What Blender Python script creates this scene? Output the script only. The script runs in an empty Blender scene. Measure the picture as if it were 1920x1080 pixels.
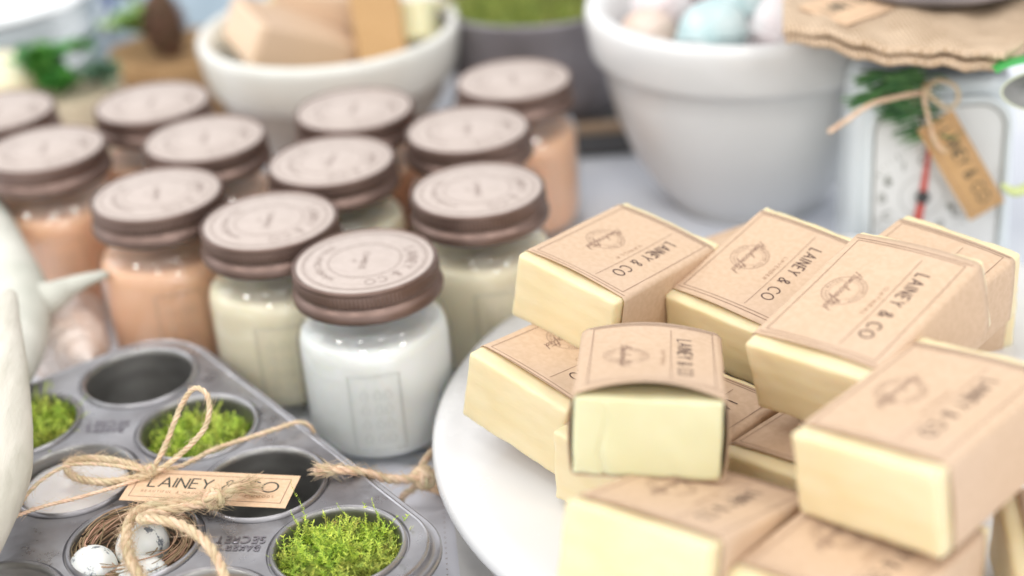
import bpy, math, random
from mathutils import Vector, Matrix, Quaternion
PI = math.pi
S = 0.01                                   # everything below is written in centimetres
sc = bpy.context.scene
COL = sc.collection

# ------------------------------------------------------------------ camera
PITCH, ROLL = 0.4855, -0.0795
cp, sp = math.cos(PITCH), math.sin(PITCH)
fw = Vector((0, cp, -sp)); r0 = Vector((1, 0, 0)); u0 = Vector((0, sp, cp))
cr, sr = math.cos(ROLL), math.sin(ROLL)
rr = cr*r0 + sr*u0; uu = -sr*r0 + cr*u0
cam = bpy.data.cameras.new('camera'); co = bpy.data.objects.new('camera', cam); COL.objects.link(co)
co.matrix_world = Matrix(((rr.x, uu.x, -fw.x, 0), (rr.y, uu.y, -fw.y, 0), (rr.z, uu.z, -fw.z, 0.442), (0, 0, 0, 1)))
cam.sensor_width = 36; cam.lens = 3030/1920*36
cam.clip_start = 0.02; cam.clip_end = 50
cam.dof.use_dof = True; cam.dof.focus_distance = 0.685; cam.dof.aperture_fstop = 3.2
sc.camera = co

# ------------------------------------------------------------------ light
w = bpy.data.worlds.new("World"); sc.world = w; w.use_nodes = True
bg = w.node_tree.nodes['Background']; bg.inputs[1].default_value = 1.12
_N = w.node_tree.nodes; _L = w.node_tree.links          # bright and dark noise patches added for reflections, in place of a shop interior
_tc = _N.new('ShaderNodeTexCoord'); _mp = _N.new('ShaderNodeMapping'); _mp.inputs['Scale'].default_value = (2.2, 2.2, 3.4); _L.new(_tc.outputs['Generated'], _mp.inputs[0])
_nz = _N.new('ShaderNodeTexNoise'); _nz.inputs['Scale'].default_value = 1.3; _nz.inputs['Detail'].default_value = 2; _L.new(_mp.outputs[0], _nz.inputs['Vector'])
_rp = _N.new('ShaderNodeValToRGB'); _L.new(_nz.outputs['Fac'], _rp.inputs[0])
_rp.color_ramp.elements[0].position = .38; _rp.color_ramp.elements[0].color = (.50, .49, .49, 1)
_rp.color_ramp.elements[1].position = .66; _rp.color_ramp.elements[1].color = (1.7, 1.72, 1.78, 1)
_e = _rp.color_ramp.elements.new(.52); _e.color = (.95, .96, .98, 1)
_L.new(_rp.outputs[0], bg.inputs[0])
def area(name, loc, target, size, power, col=(1, 1, 1), shape='DISK', size_y=None):
    l = bpy.data.lights.new(name, 'AREA'); l.shape = shape; l.size = size*S; l.energy = power; l.color = col
    if size_y: l.size_y = size_y*S
    o = bpy.data.objects.new(name, l); COL.objects.link(o); o.location = Vector(loc)*S
    d = Vector(target) - Vector(loc); o.rotation_euler = d.to_track_quat('-Z', 'Y').to_euler(); return o
area('ceiling_panel_light', (-50, 120, 190), (0, 75, 0), 120, 5, (1.0, 0.985, 0.96))
area('window_light', (-230, 130, 120), (0, 75, 0), 150, 11, (0.93, 0.96, 1.0), 'RECTANGLE', 110)
area('front_fill_light', (70, -130, 130), (0, 72, 3), 150, 2.5, (1.0, 0.985, 0.96), 'RECTANGLE', 120)  # soft fill lamp added on the camera side to brighten soap ends and jar fronts
for i, (x, y, z) in enumerate([(-185, -30, 140), (-75, -110, 150), (50, -112, 150), (165, -45, 140), (-125, 15, 175), (-22, -15, 176), (95, 5, 175)]):
    area('ceiling_spot_light', (x, y, z), (0, 72, 0), 30.0, 4.4, (1.0, 0.965, 0.92))
sc.view_settings.view_transform = 'Standard'; sc.view_settings.look = 'None'
sc.view_settings.exposure = 0.07; sc.view_settings.gamma = 1; sc.view_settings.use_curve_mapping = False
sc.render.engine = 'CYCLES'
sc.cycles.use_denoising = True
sc.cycles.caustics_reflective = False; sc.cycles.caustics_refractive = False
sc.cycles.max_bounces = 8; sc.cycles.transparent_max_bounces = 12

# ------------------------------------------------------------------ materials
def sock(n, *names):
    for k in names:
        if k in n.inputs: return n.inputs[k]
def mat(name, col, rough=.6, metal=0, col2=None, nscale=60, ndetail=4, contrast=(.35, .65), bump=0, bscale=None, sss=0, sssr=(.01, .006, .003), coat=0, spec=.5, island=0, stretch=None, aniso=None, mottle=None):
    m = bpy.data.materials.new(name); m.use_nodes = True; nt = m.node_tree; N = nt.nodes; L = nt.links
    b = N['Principled BSDF']
    b.inputs['Base Color'].default_value = (*col, 1); b.inputs['Roughness'].default_value = rough; b.inputs['Metallic'].default_value = metal
    sock(b, 'Specular IOR Level').default_value = spec
    if coat: sock(b, 'Coat Weight').default_value = coat; sock(b, 'Coat Roughness').default_value = .08
    if sss:
        sock(b, 'Subsurface Weight').default_value = sss; sock(b, 'Subsurface Radius').default_value = sssr; sock(b, 'Subsurface Scale').default_value = 1.0
    tc = N.new('ShaderNodeTexCoord'); src = tc.outputs['Object']
    if stretch:
        mp = N.new('ShaderNodeMapping'); mp.inputs['Scale'].default_value = stretch; L.new(src, mp.inputs[0]); src = mp.outputs[0]
    out = None
    if col2:
        n = N.new('ShaderNodeTexNoise'); n.inputs['Scale'].default_value = nscale; n.inputs['Detail'].default_value = ndetail; L.new(src, n.inputs['Vector'])
        rp = N.new('ShaderNodeValToRGB'); rp.color_ramp.elements[0].position = contrast[0]; rp.color_ramp.elements[1].position = contrast[1]
        rp.color_ramp.elements[0].color = (*col, 1); rp.color_ramp.elements[1].color = (*col2, 1)
        L.new(n.outputs['Fac'], rp.inputs[0]); out = rp.outputs[0]
    if mottle:
        sc_, c3, amt = mottle
        n = N.new('ShaderNodeTexNoise'); n.inputs['Scale'].default_value = sc_; n.inputs['Detail'].default_value = 3; L.new(src, n.inputs['Vector'])
        rp = N.new('ShaderNodeValToRGB'); rp.color_ramp.elements[0].position = .5; rp.color_ramp.elements[1].position = .75
        rp.color_ramp.elements[0].color = (0, 0, 0, 1); rp.color_ramp.elements[1].color = (amt, amt, amt, 1); L.new(n.outputs['Fac'], rp.inputs[0])
        mx = N.new('ShaderNodeMix'); mx.data_type = 'RGBA'; L.new(rp.outputs[0], mx.inputs[0])
        if out: L.new(out, mx.inputs[6])
        else: mx.inputs[6].default_value = (*col, 1)
        mx.inputs[7].default_value = (*c3, 1); out = mx.outputs[2]
    if island:
        g = N.new('ShaderNodeNewGeometry'); hs = N.new('ShaderNodeHueSaturation')
        mr = N.new('ShaderNodeMapRange'); mr.inputs[3].default_value = 1-island; mr.inputs[4].default_value = 1+island
        L.new(g.outputs['Random Per Island'], mr.inputs[0]); L.new(mr.outputs[0], hs.inputs['Value'])
        mr2 = N.new('ShaderNodeMapRange'); mr2.inputs[3].default_value = .53; mr2.inputs[4].default_value = .48
        L.new(g.outputs['Random Per Island'], mr2.inputs[0]); L.new(mr2.outputs[0], hs.inputs['Hue'])
        if out: L.new(out, hs.inputs['Color'])
        else: hs.inputs['Color'].default_value = (*col, 1)
        out = hs.outputs[0]
    if out: L.new(out, b.inputs['Base Color'])
    if bump:
        n = N.new('ShaderNodeTexNoise'); n.inputs['Scale'].default_value = bscale or nscale; n.inputs['Detail'].default_value = 5; L.new(src, n.inputs['Vector'])
        bp = N.new('ShaderNodeBump'); bp.inputs['Strength'].default_value = 1.0; bp.inputs['Distance'].default_value = bump*S
        L.new(n.outputs['Fac'], bp.inputs['Height']); L.new(bp.outputs[0], b.inputs['Normal'])
    return m
def glass(name, tint=(.99, .995, .99), rough=.015, ior=1.45):
    m = bpy.data.materials.new(name); m.use_nodes = True; nt = m.node_tree; N = nt.nodes; L = nt.links
    N.remove(N['Principled BSDF']); o = N['Material Output']
    t = N.new('ShaderNodeBsdfTransparent'); t.inputs[0].default_value = (*tint, 1)
    g = N.new('ShaderNodeBsdfGlossy'); g.inputs['Roughness'].default_value = rough
    lw = N.new('ShaderNodeLayerWeight'); lw.inputs[0].default_value = .5
    pw = N.new('ShaderNodeMath'); pw.operation = 'POWER'; L.new(lw.outputs['Facing'], pw.inputs[0]); pw.inputs[1].default_value = 4.5
    f = N.new('ShaderNodeMath'); f.operation = 'MULTIPLY_ADD'; L.new(pw.outputs[0], f.inputs[0]); f.inputs[1].default_value = .78; f.inputs[2].default_value = .085
    mx = N.new('ShaderNodeMixShader'); L.new(f.outputs[0], mx.inputs[0]); L.new(t.outputs[0], mx.inputs[1]); L.new(g.outputs[0], mx.inputs[2]); L.new(mx.outputs[0], o.inputs[0])
    return m
def weave(name, c1, c2, scale=450, bump=.05, metal=0):
    m = bpy.data.materials.new(name); m.use_nodes = True; nt = m.node_tree; N = nt.nodes; L = nt.links; b = N['Principled BSDF']
    b.inputs['Roughness'].default_value = .95; sock(b, 'Specular IOR Level').default_value = .15
    tc = N.new('ShaderNodeTexCoord'); hs = []
    nz = N.new('ShaderNodeTexNoise'); nz.inputs['Scale'].default_value = 60; L.new(tc.outputs['Object'], nz.inputs['Vector'])
    for ax in ('X', 'Y'):
        wv = N.new('ShaderNodeTexWave'); wv.bands_direction = ax; wv.inputs['Scale'].default_value = scale; wv.inputs['Distortion'].default_value = 1.2
        wv.inputs['Detail'].default_value = 2; L.new(tc.outputs['Object'], wv.inputs['Vector']); hs.append(wv)
    mn = N.new('ShaderNodeMath'); mn.operation = 'MULTIPLY'; L.new(hs[0].outputs['Fac'], mn.inputs[0]); L.new(hs[1].outputs['Fac'], mn.inputs[1])
    ad = N.new('ShaderNodeMath'); ad.operation = 'MULTIPLY_ADD'; L.new(nz.outputs['Fac'], ad.inputs[0]); ad.inputs[1].default_value = .7; L.new(mn.outputs[0], ad.inputs[2])
    rp = N.new('ShaderNodeValToRGB'); rp.color_ramp.elements[0].color = (*c1, 1); rp.color_ramp.elements[1].color = (*c2, 1); rp.color_ramp.elements[0].position = .2; rp.color_ramp.elements[1].position = .9
    L.new(ad.outputs[0], rp.inputs[0]); L.new(rp.outputs[0], b.inputs['Base Color'])
    bp = N.new('ShaderNodeBump'); bp.inputs['Distance'].default_value = bump*S; L.new(mn.outputs[0], bp.inputs['Height']); L.new(bp.outputs[0], b.inputs['Normal'])
    return m
def wave_bump(m, scale, dist, axis='Z', distort=3):
    nt = m.node_tree; N = nt.nodes; L = nt.links; b = N['Principled BSDF']
    tc = N.new('ShaderNodeTexCoord'); wv = N.new('ShaderNodeTexWave'); wv.bands_direction = axis; wv.inputs['Scale'].default_value = scale; wv.inputs['Distortion'].default_value = distort
    wv.inputs['Detail'].default_value = 2; wv.inputs['Detail Scale'].default_value = .6
    L.new(tc.outputs['Object'], wv.inputs['Vector']); bp = N.new('ShaderNodeBump'); bp.inputs['Distance'].default_value = dist*S; L.new(wv.outputs['Fac'], bp.inputs['Height'])
    if b.inputs['Normal'].links: L.new(b.inputs['Normal'].links[0].from_socket, bp.inputs['Normal'])
    L.new(bp.outputs[0], b.inputs['Normal'])

M = {}
M['cloth'] = mat('white_tablecloth', (.66, .69, .76), .85, col2=(.74, .76, .80), nscale=9, bump=.5, bscale=11)
M['soap'] = mat('cream_soap', (.74, .61, .36), .45, col2=(.78, .67, .44), nscale=25, stretch=(1, 1, 3), sss=.35, bump=.012, bscale=220, mottle=(18, (.74, .57, .30), .35))
wave_bump(M['soap'], 40, .008, distort=1.4)
M['soap_pale'] = mat('pale_green_soap', (.65, .62, .38), .42, col2=(.70, .68, .45), nscale=22, sss=.35, bump=.012, bscale=200, mottle=(40, (.62, .50, .22), .25))
M['kraft'] = mat('kraft_paper', (.56, .40, .27), .75, col2=(.61, .445, .31), nscale=420, bump=.03, bscale=70, spec=.35, mottle=(16, (.58, .435, .33), .6))
M['kraft_tag'] = mat('tag_card', (.68, .47, .30), .8, col2=(.73, .52, .35), nscale=500, bump=.004, bscale=900, spec=.25)
M['kraft_dark'] = mat('brown_tag_card', (.50, .30, .13), .8, col2=(.56, .35, .17), nscale=400)
M['ink'] = mat('brown_ink', (.085, .050, .045), .6, spec=.2)
M['ink_faint'] = mat('faint_brown_ink', (.34, .20, .13), .7, spec=.2)
M['ink_mid'] = mat('soft_brown_ink', (.26, .16, .12), .7, spec=.2)
M['ink_green'] = mat('dark_grey_ink', (.05, .06, .05), .6, spec=.2)
M['marble'] = mat('white_glazed_platter', (.72, .72, .715), .2, col2=(.755, .755, .75), nscale=12, coat=.4, spec=.4)
M['bronze'] = mat('bronze_lid_metal', (.165, .108, .088), .34, metal=.7, col2=(.22, .15, .125), nscale=40, bump=.004, bscale=500)
M['label'] = mat('lid_label_paper', (.48, .405, .36), .5, col2=(.53, .45, .405), nscale=300, spec=.5)
M['label_ink'] = mat('lid_label_ink', (.31, .24, .21), .6, spec=.3)
M['glass'] = glass('jar_glass')
M['wax_white'] = mat('white_wax', (.88, .90, .87), .4, sss=.25, mottle=(25, (.83, .86, .84), .8))
M['wax_cream'] = mat('cream_wax', (.90, .81, .60), .4, sss=.25, mottle=(25, (.78, .72, .48), .8))
M['wax_peach'] = mat('peach_wax', (.93, .55, .35), .4, sss=.25, mottle=(25, (.90, .47, .27), .8))
M['tin'] = mat('galvanised_tin', (.32, .316, .33), .34, metal=.80, col2=(.51, .505, .525), nscale=38, ndetail=9, contrast=(.3, .7), bump=.012, bscale=200, mottle=(14, (.17, .155, .16), .9))
def rough_noise(m, lo, hi, scale):
    nt = m.node_tree; N = nt.nodes; L = nt.links; b = N['Principled BSDF']; tc = N.new('ShaderNodeTexCoord')
    n = N.new('ShaderNodeTexNoise'); n.inputs['Scale'].default_value = scale; n.inputs['Detail'].default_value = 8; n.inputs['Roughness'].default_value = .7; L.new(tc.outputs['Object'], n.inputs['Vector'])
    mr = N.new('ShaderNodeMapRange'); mr.inputs[1].default_value = .35; mr.inputs[2].default_value = .65; mr.inputs[3].default_value = lo; mr.inputs[4].default_value = hi
    L.new(n.outputs['Fac'], mr.inputs[0]); L.new(mr.outputs[0], b.inputs['Roughness'])
rough_noise(M['tin'], .22, .55, 55); rough_noise(M['bronze'], .26, .50, 30); rough_noise(M['marble'], .12, .35, 12)
M['tin_in'] = mat('tin_cup_metal', (.36, .355, .34), .34, metal=.85, col2=(.25, .245, .235), nscale=40, bump=.006, bscale=400, stretch=(1, 1, 3))
M['emboss'] = mat('embossed_tin', (.30, .28, .31), .30, metal=.9)
M['moss'] = mat('green_moss', (.40, .56, .07), .7, col2=(.54, .64, .12), nscale=70, island=.5, sss=.0, spec=.25, mottle=(95, (.26, .17, .06), .75))
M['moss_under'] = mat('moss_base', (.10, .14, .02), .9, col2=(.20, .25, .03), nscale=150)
M['twig'] = mat('nest_twig', (.36, .235, .15), .8, island=.45, spec=.25)
M['twine'] = mat('jute_twine', (.67, .49, .33), .85, island=.2, col2=(.74, .59, .42), nscale=180, spec=.15)
M['egg'] = mat('speckled_egg', (.80, .81, .78), .5, col2=(.74, .77, .75), nscale=40, sss=.1, mottle=(140, (.30, .30, .32), .0), bump=.004, bscale=200)
def egg_specks(m):
    nt = m.node_tree; N = nt.nodes; L = nt.links; b = N['Principled BSDF']
    src = b.inputs['Base Color'].links[0].from_socket
    tc = N.new('ShaderNodeTexCoord'); n = N.new('ShaderNodeTexNoise'); n.inputs['Scale'].default_value = 170; n.inputs['Detail'].default_value = 6; n.inputs['Roughness'].default_value = .7
    L.new(tc.outputs['Object'], n.inputs['Vector']); rp = N.new('ShaderNodeValToRGB'); rp.color_ramp.elements[0].position = .565; rp.color_ramp.elements[1].position = .62
    L.new(n.outputs['Fac'], rp.inputs[0]); mx = N.new('ShaderNodeMix'); mx.data_type = 'RGBA'; L.new(rp.outputs[0], mx.inputs[0]); L.new(src, mx.inputs[6]); mx.inputs[7].default_value = (.17, .19, .22, 1)
    L.new(mx.outputs[2], b.inputs['Base Color'])
egg_specks(M['egg'])
M['antler'] = mat('bleached_antler', (.68, .64, .56), .65, col2=(.54, .52, .44), nscale=30, contrast=(.4, .7), bump=.14, bscale=70, stretch=(2.2, .5, 1), mottle=(70, (.42, .40, .32), .55))
M['antler_grey'] = mat('weathered_grey_antler', (.66, .65, .58), .7, col2=(.46, .47, .40), contrast=(.45, .75), nscale=20, bump=.2, bscale=50)
M['shell'] = mat('pink_white_shell', (.76, .66, .60), .4, col2=(.72, .50, .38), nscale=26, contrast=(.45, .7), coat=.3)
M['bowl_cream'] = mat('cream_glaze', (.74, .74, .68), .3, coat=.5, col2=(.78, .77, .71), nscale=10)
M['bowl_body'] = mat('bare_stoneware', (.46, .42, .37), .6, col2=(.52, .47, .41), nscale=20)
M['bowl_grey'] = mat('pale_grey_glaze', (.68, .68, .67), .32, coat=.4, col2=(.72, .72, .71), nscale=10)
M['bomb_teal'] = mat('teal_bath_bomb', (.46, .62, .63), .9, col2=(.66, .76, .76), nscale=60, bump=.06, bscale=150)
M['bomb_white'] = mat('white_bath_bomb', (.78, .76, .76), .9, col2=(.80, .68, .68), nscale=40, bump=.06, bscale=150)
M['bomb_pink'] = mat('pink_bath_bomb', (.80, .60, .57), .9, col2=(.80, .72, .70), nscale=40, bump=.06, bscale=150)
M['bomb_tan'] = mat('tan_bath_bomb', (.66, .48, .38), .9, col2=(.72, .60, .52), nscale=40, bump=.06, bscale=150)
M['zinc'] = mat('dull_zinc', (.20, .185, .19), .6, metal=.35, col2=(.34, .32, .34), nscale=18, bump=.02, bscale=60)
M['slate'] = mat('dark_slate', (.060, .062, .066), .6, col2=(.10, .10, .10), nscale=30)
M['wood'] = mat('pale_wood', (.45, .32, .22), .7, col2=(.36, .25, .16), nscale=25, stretch=(1, 8, 1))
M['plate'] = mat('grey_green_glazed_plate', (.58, .68, .70), .15, coat=.6, col2=(.64, .72, .74), nscale=10)
M['plate_white'] = mat('white_glazed_plate', (.80, .83, .82), .15, coat=.6)
M['pillar'] = mat('pale_yellow_candle', (.82, .76, .55), .5, sss=.3, col2=(.80, .73, .50), nscale=20)
M['burlap'] = weave('burlap_weave', (.42, .29, .18), (.86, .68, .50), 150, .10)
M['burlap_brown'] = weave('brown_burlap', (.38, .22, .10), (.58, .38, .20), 260, .06)
M['sack'] = weave('pale_sack', (.52, .44, .31), (.62, .54, .40), 200, .04)
M['blue_cloth'] = mat('blue_grey_linen', (.28, .36, .42), .9, col2=(.34, .42, .48), nscale=30, bump=.05, bscale=200)
M['blue'] = mat('deep_blue_glaze', (.06, .10, .30), .4, col2=(.09, .14, .36), nscale=20)
M['leaf'] = mat('bright_green_leaf', (.10, .30, .055), .5, island=.35, spec=.4)
M['leaf_pale'] = mat('pale_green_leaf', (.30, .46, .16), .5, island=.3, spec=.4)
M['leaf_grey'] = mat('grey_green_leaf', (.14, .26, .16), .55, island=.3)
M['pine'] = mat('fir_needle', (.07, .19, .06), .5, island=.6)
M['leaf_dark'] = mat('dusky_leaf', (.12, .13, .11), .4, col2=(.20, .20, .19), nscale=70, coat=.4)
M['leaf_rim'] = mat('white_leaf_edge', (.62, .66, .50), .5)
M['leaf_top'] = mat('glossy_green_leaf', (.03, .30, .06), .35, col2=(.06, .42, .10), nscale=90, coat=.4)
M['shoot'] = mat('yellow_green_shoot', (.55, .62, .28), .5)
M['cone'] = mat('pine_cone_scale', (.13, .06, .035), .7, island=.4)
M['scale_white'] = mat('white_scale_enamel', (.70, .76, .78), .3, coat=.5)
M['dial'] = mat('dial_face', (.74, .75, .74), .5)
M['dial_ink'] = mat('dial_ink', (.27, .28, .25), .6)
M['dial_glass'] = glass('dial_glass', (.97, .98, .98), .03)
M['red'] = mat('red_needle', (.60, .10, .08), .4)
M['black'] = mat('black_knob', (.05, .05, .05), .4)
M['dark_metal'] = mat('dark_pan_metal', (.13, .12, .12), .5, metal=.5, col2=(.20, .18, .17), nscale=20)
M['paper_white'] = mat('white_paper', (.74, .74, .80), .8, bump=.01, bscale=60)
M['paper_grey'] = mat('translucent_wrap_paper', (.56, .54, .52), .35, col2=(.66, .65, .64), nscale=16, bump=.25, bscale=20)
M['melt'] = mat('white_wax_melt', (.74, .70, .67), .6, col2=(.70, .65, .62), nscale=60, sss=.2, bump=.006, bscale=90)
M['melt_tan'] = mat('tan_wax_melt', (.74, .56, .40), .5, sss=.2)

# ------------------------------------------------------------------ geometry collector
class MB:
    def __init__(s): s.v = []; s.f = []
    def grid(s, P, cu=False, cv=False):
        n = len(P); m = len(P[0]); b = len(s.v)
        for row in P: s.v.extend([tuple(p) for p in row])
        for i in range(n if cu else n-1):
            for j in range(m if cv else m-1):
                i2 = (i+1) % n; j2 = (j+1) % m
                s.f.append((b+i*m+j, b+i*m+j2, b+i2*m+j2, b+i2*m+j))
        return b
    def lathe(s, prof, n=64, rf=None, c=(0, 0)):
        P = []
        for r, z in prof:
            row = []
            for k in range(n):
                a = 2*PI*k/n; q = rf(a, z, r) if rf else r
                row.append((c[0]+q*math.cos(a), c[1]+q*math.sin(a), z))
            P.append(row)
        b = s.grid(P, False, True); s.f = [(f[3], f[2], f[1], f[0]) if False else f for f in s.f]
        if prof[0][0] < 1e-6 or prof[-1][0] < 1e-6: pass
        return b
    def disc(s, r, z, n=64, c=(0, 0)):
        b = len(s.v)
        for k in range(n): s.v.append((c[0]+r*math.cos(2*PI*k/n), c[1]+r*math.sin(2*PI*k/n), z))
        s.f.append(tuple(range(b, b+n)))
    def tube(s, pts, rad, n=8, caps=True, flat=1):
        pts = [Vector(p) for p in pts]; m = len(pts)
        if not hasattr(rad, '__len__'): rad = [rad]*m
        t = [(pts[min(i+1, m-1)]-pts[max(i-1, 0)]).normalized() for i in range(m)]
        a = Vector((0, 0, 1)) if abs(t[0].z) < .9 else Vector((1, 0, 0))
        nrm = (a - t[0]*a.dot(t[0])).normalized(); P = []
        for i in range(m):
            nrm = (nrm - t[i]*nrm.dot(t[i])).normalized(); bn = t[i].cross(nrm)
            P.append([pts[i] + (nrm*math.cos(2*PI*k/n)*flat + bn*math.sin(2*PI*k/n))*rad[i] for k in range(n)])
        b = s.grid(P, False, True)
        if caps:
            s.f.append(tuple(b+k for k in range(n))[::-1]); s.f.append(tuple(b+(m-1)*n+k for k in range(n)))
    def box(s, x0, x1, y0, y1, z0, z1):
        b = len(s.v)
        s.v += [(x0, y0, z0), (x1, y0, z0), (x1, y1, z0), (x0, y1, z0), (x0, y0, z1), (x1, y0, z1), (x1, y1, z1), (x0, y1, z1)]
        s.f += [tuple(b+i for i in q) for q in ((3, 2, 1, 0), (4, 5, 6, 7), (0, 1, 5, 4), (1, 2, 6, 5), (2, 3, 7, 6), (3, 0, 4, 7))]
    def rbox(s, w_, l_, h_, r, n=(14, 20, 10), c=(0, 0, 0), noise=None):
        hx, hy, hz = w_/2, l_/2, h_/2
        def par(k, N, h):
            # denser near the edges
            t = -1+2*k/N; t = math.copysign(abs(t)**.6, t); return h*t
        idx = {}; 
        def pt(x, y, z):
            key = (round(x, 5), round(y, 5), round(z, 5))
            if key in idx: return idx[key]
            q = Vector((max(-hx+r, min(hx-r, x)), max(-hy+r, min(hy-r, y)), max(-hz+r, min(hz-r, z))))
            d = Vector((x, y, z))-q
            p = q + d.normalized()*r if d.length > 1e-9 else q
            if noise: p = noise(p, d.normalized())
            s.v.append((p.x+c[0], p.y+c[1], p.z+c[2])); idx[key] = len(s.v)-1; return idx[key]
        nx, ny, nz = n
        X = [par(k, nx, hx) for k in range(nx+1)]; Y = [par(k, ny, hy) for k in range(ny+1)]; Z = [par(k, nz, hz) for k in range(nz+1)]
        for sg in (-1, 1):
            for i in range(nx):
                for j in range(ny):
                    q = [pt(X[i], Y[j], sg*hz), pt(X[i+1], Y[j], sg*hz), pt(X[i+1], Y[j+1], sg*hz), pt(X[i], Y[j+1], sg*hz)]
                    s.f.append(tuple(q if sg > 0 else q[::-1]))
                for j in range(nz):
                    q = [pt(X[i], sg*hy, Z[j]), pt(X[i+1], sg*hy, Z[j]), pt(X[i+1], sg*hy, Z[j+1]), pt(X[i], sg*hy, Z[j+1])]
                    s.f.append(tuple(q if sg < 0 else q[::-1]))
            for i in range(ny):
                for j in range(nz):
                    q = [pt(sg*hx, Y[i], Z[j]), pt(sg*hx, Y[i+1], Z[j]), pt(sg*hx, Y[i+1], Z[j+1]), pt(sg*hx, Y[i], Z[j+1])]
                    s.f.append(tuple(q if sg > 0 else q[::-1]))
    def ribbon(s, pl, wd, fn, closed=False, step=.12):
        """flat stroke along a 2-D polyline, mapped on a surface by fn(x,y)"""
        P = []
        n = len(pl)
        for i in range(n if closed else n-1):
            a = pl[i]; b = pl[(i+1) % n]; d = math.hypot(b[0]-a[0], b[1]-a[1]); k = max(1, int(d/step))
            for q in range(k): P.append((a[0]+(b[0]-a[0])*q/k, a[1]+(b[1]-a[1])*q/k))
        if not closed: P.append(pl[-1])
        m = len(P); Lr = []; Rr = []
        for i in range(m):
            if closed: a = P[i-1]; b = P[(i+1) % m]
            else: a = P[max(i-1, 0)]; b = P[min(i+1, m-1)]
            # mitre
            d1 = (P[i][0]-a[0], P[i][1]-a[1]); d2 = (b[0]-P[i][0], b[1]-P[i][1])
            def un(d):
                l = math.hypot(*d); return (d[0]/l, d[1]/l) if l > 1e-9 else None
            u1 = un(d1) or un(d2); u2 = un(d2) or u1
            if u1 is None: continue
            n1 = (-u1[1], u1[0]); n2 = (-u2[1], u2[0]); mx = n1[0]+n2[0]; my = n1[1]+n2[1]; l = math.hypot(mx, my)
            if l < .3: mx, my = n1; k = 1
            else:
                mx /= l; my /= l; k = min(1.8, 1/max(.3, mx*n1[0]+my*n1[1]))
            e = 0
            x, y = P[i]
            Lr.append(fn(x+mx*k*wd/2, y+my*k*wd/2)); Rr.append(fn(x-mx*k*wd/2, y-my*k*wd/2))
        s.grid([Lr, Rr], False, closed)
    def obj(s, name, m, parent=None, smooth=True, loc=(0, 0, 0), rot=(0, 0, 0), weld=False, fix=True):
        me = bpy.data.meshes.new(name); me.from_pydata([(x*S, y*S, z*S) for x, y, z in s.v], [], s.f)
        me.materials.append(m if not isinstance(m, str) else M[m])
        if fix:
            import bmesh
            bm = bmesh.new(); bm.from_mesh(me)
            if weld: bmesh.ops.remove_doubles(bm, verts=bm.verts, dist=1e-6)
            bmesh.ops.recalc_face_normals(bm, faces=bm.faces); bm.to_mesh(me); bm.free()
        if smooth: me.polygons.foreach_set('use_smooth', [True]*len(me.polygons))
        me.update()
        o = bpy.data.objects.new(name, me); COL.objects.link(o); o.location = Vector(loc)*S; o.rotation_euler = rot
        if parent: o.parent = parent
        return o
def sharp(o, deg=35):
    me = o.data; me.set_sharp_from_angle(angle=math.radians(deg)); return o
def tag(o, label, cat, group=None, kind=None):
    if label: o['label'] = label
    if cat: o['category'] = cat
    if group: o['group'] = group
    if kind: o['kind'] = kind
    return o
def thing(name, label, cat, loc=(0, 0, 0), rot=(0, 0, 0), group=None, mode='XYZ'):
    o = bpy.data.objects.new(name, None); COL.objects.link(o); o.empty_display_size = .01
    o.rotation_mode = mode; o.location = Vector(loc)*S; o.rotation_euler = rot
    return tag(o, label, cat, group)
def copy_tree(o, parent=None):
    c = o.copy(); COL.objects.link(c); c.parent = parent
    for ch in list(o.children): copy_tree(ch, c)
    return c
def smooth_path(pts, per=8):
    pts = [Vector(p) for p in pts]; out = []; n = len(pts)
    for i in range(n-1):
        p0 = pts[max(i-1, 0)]; p1 = pts[i]; p2 = pts[i+1]; p3 = pts[min(i+2, n-1)]
        for k in range(per):
            t = k/per; out.append(.5*((2*p1)+(p2-p0)*t+(2*p0-5*p1+4*p2-p3)*t*t+(3*p1-p0-3*p2+p3)*t**3))
    out.append(pts[-1]); return out

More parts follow.
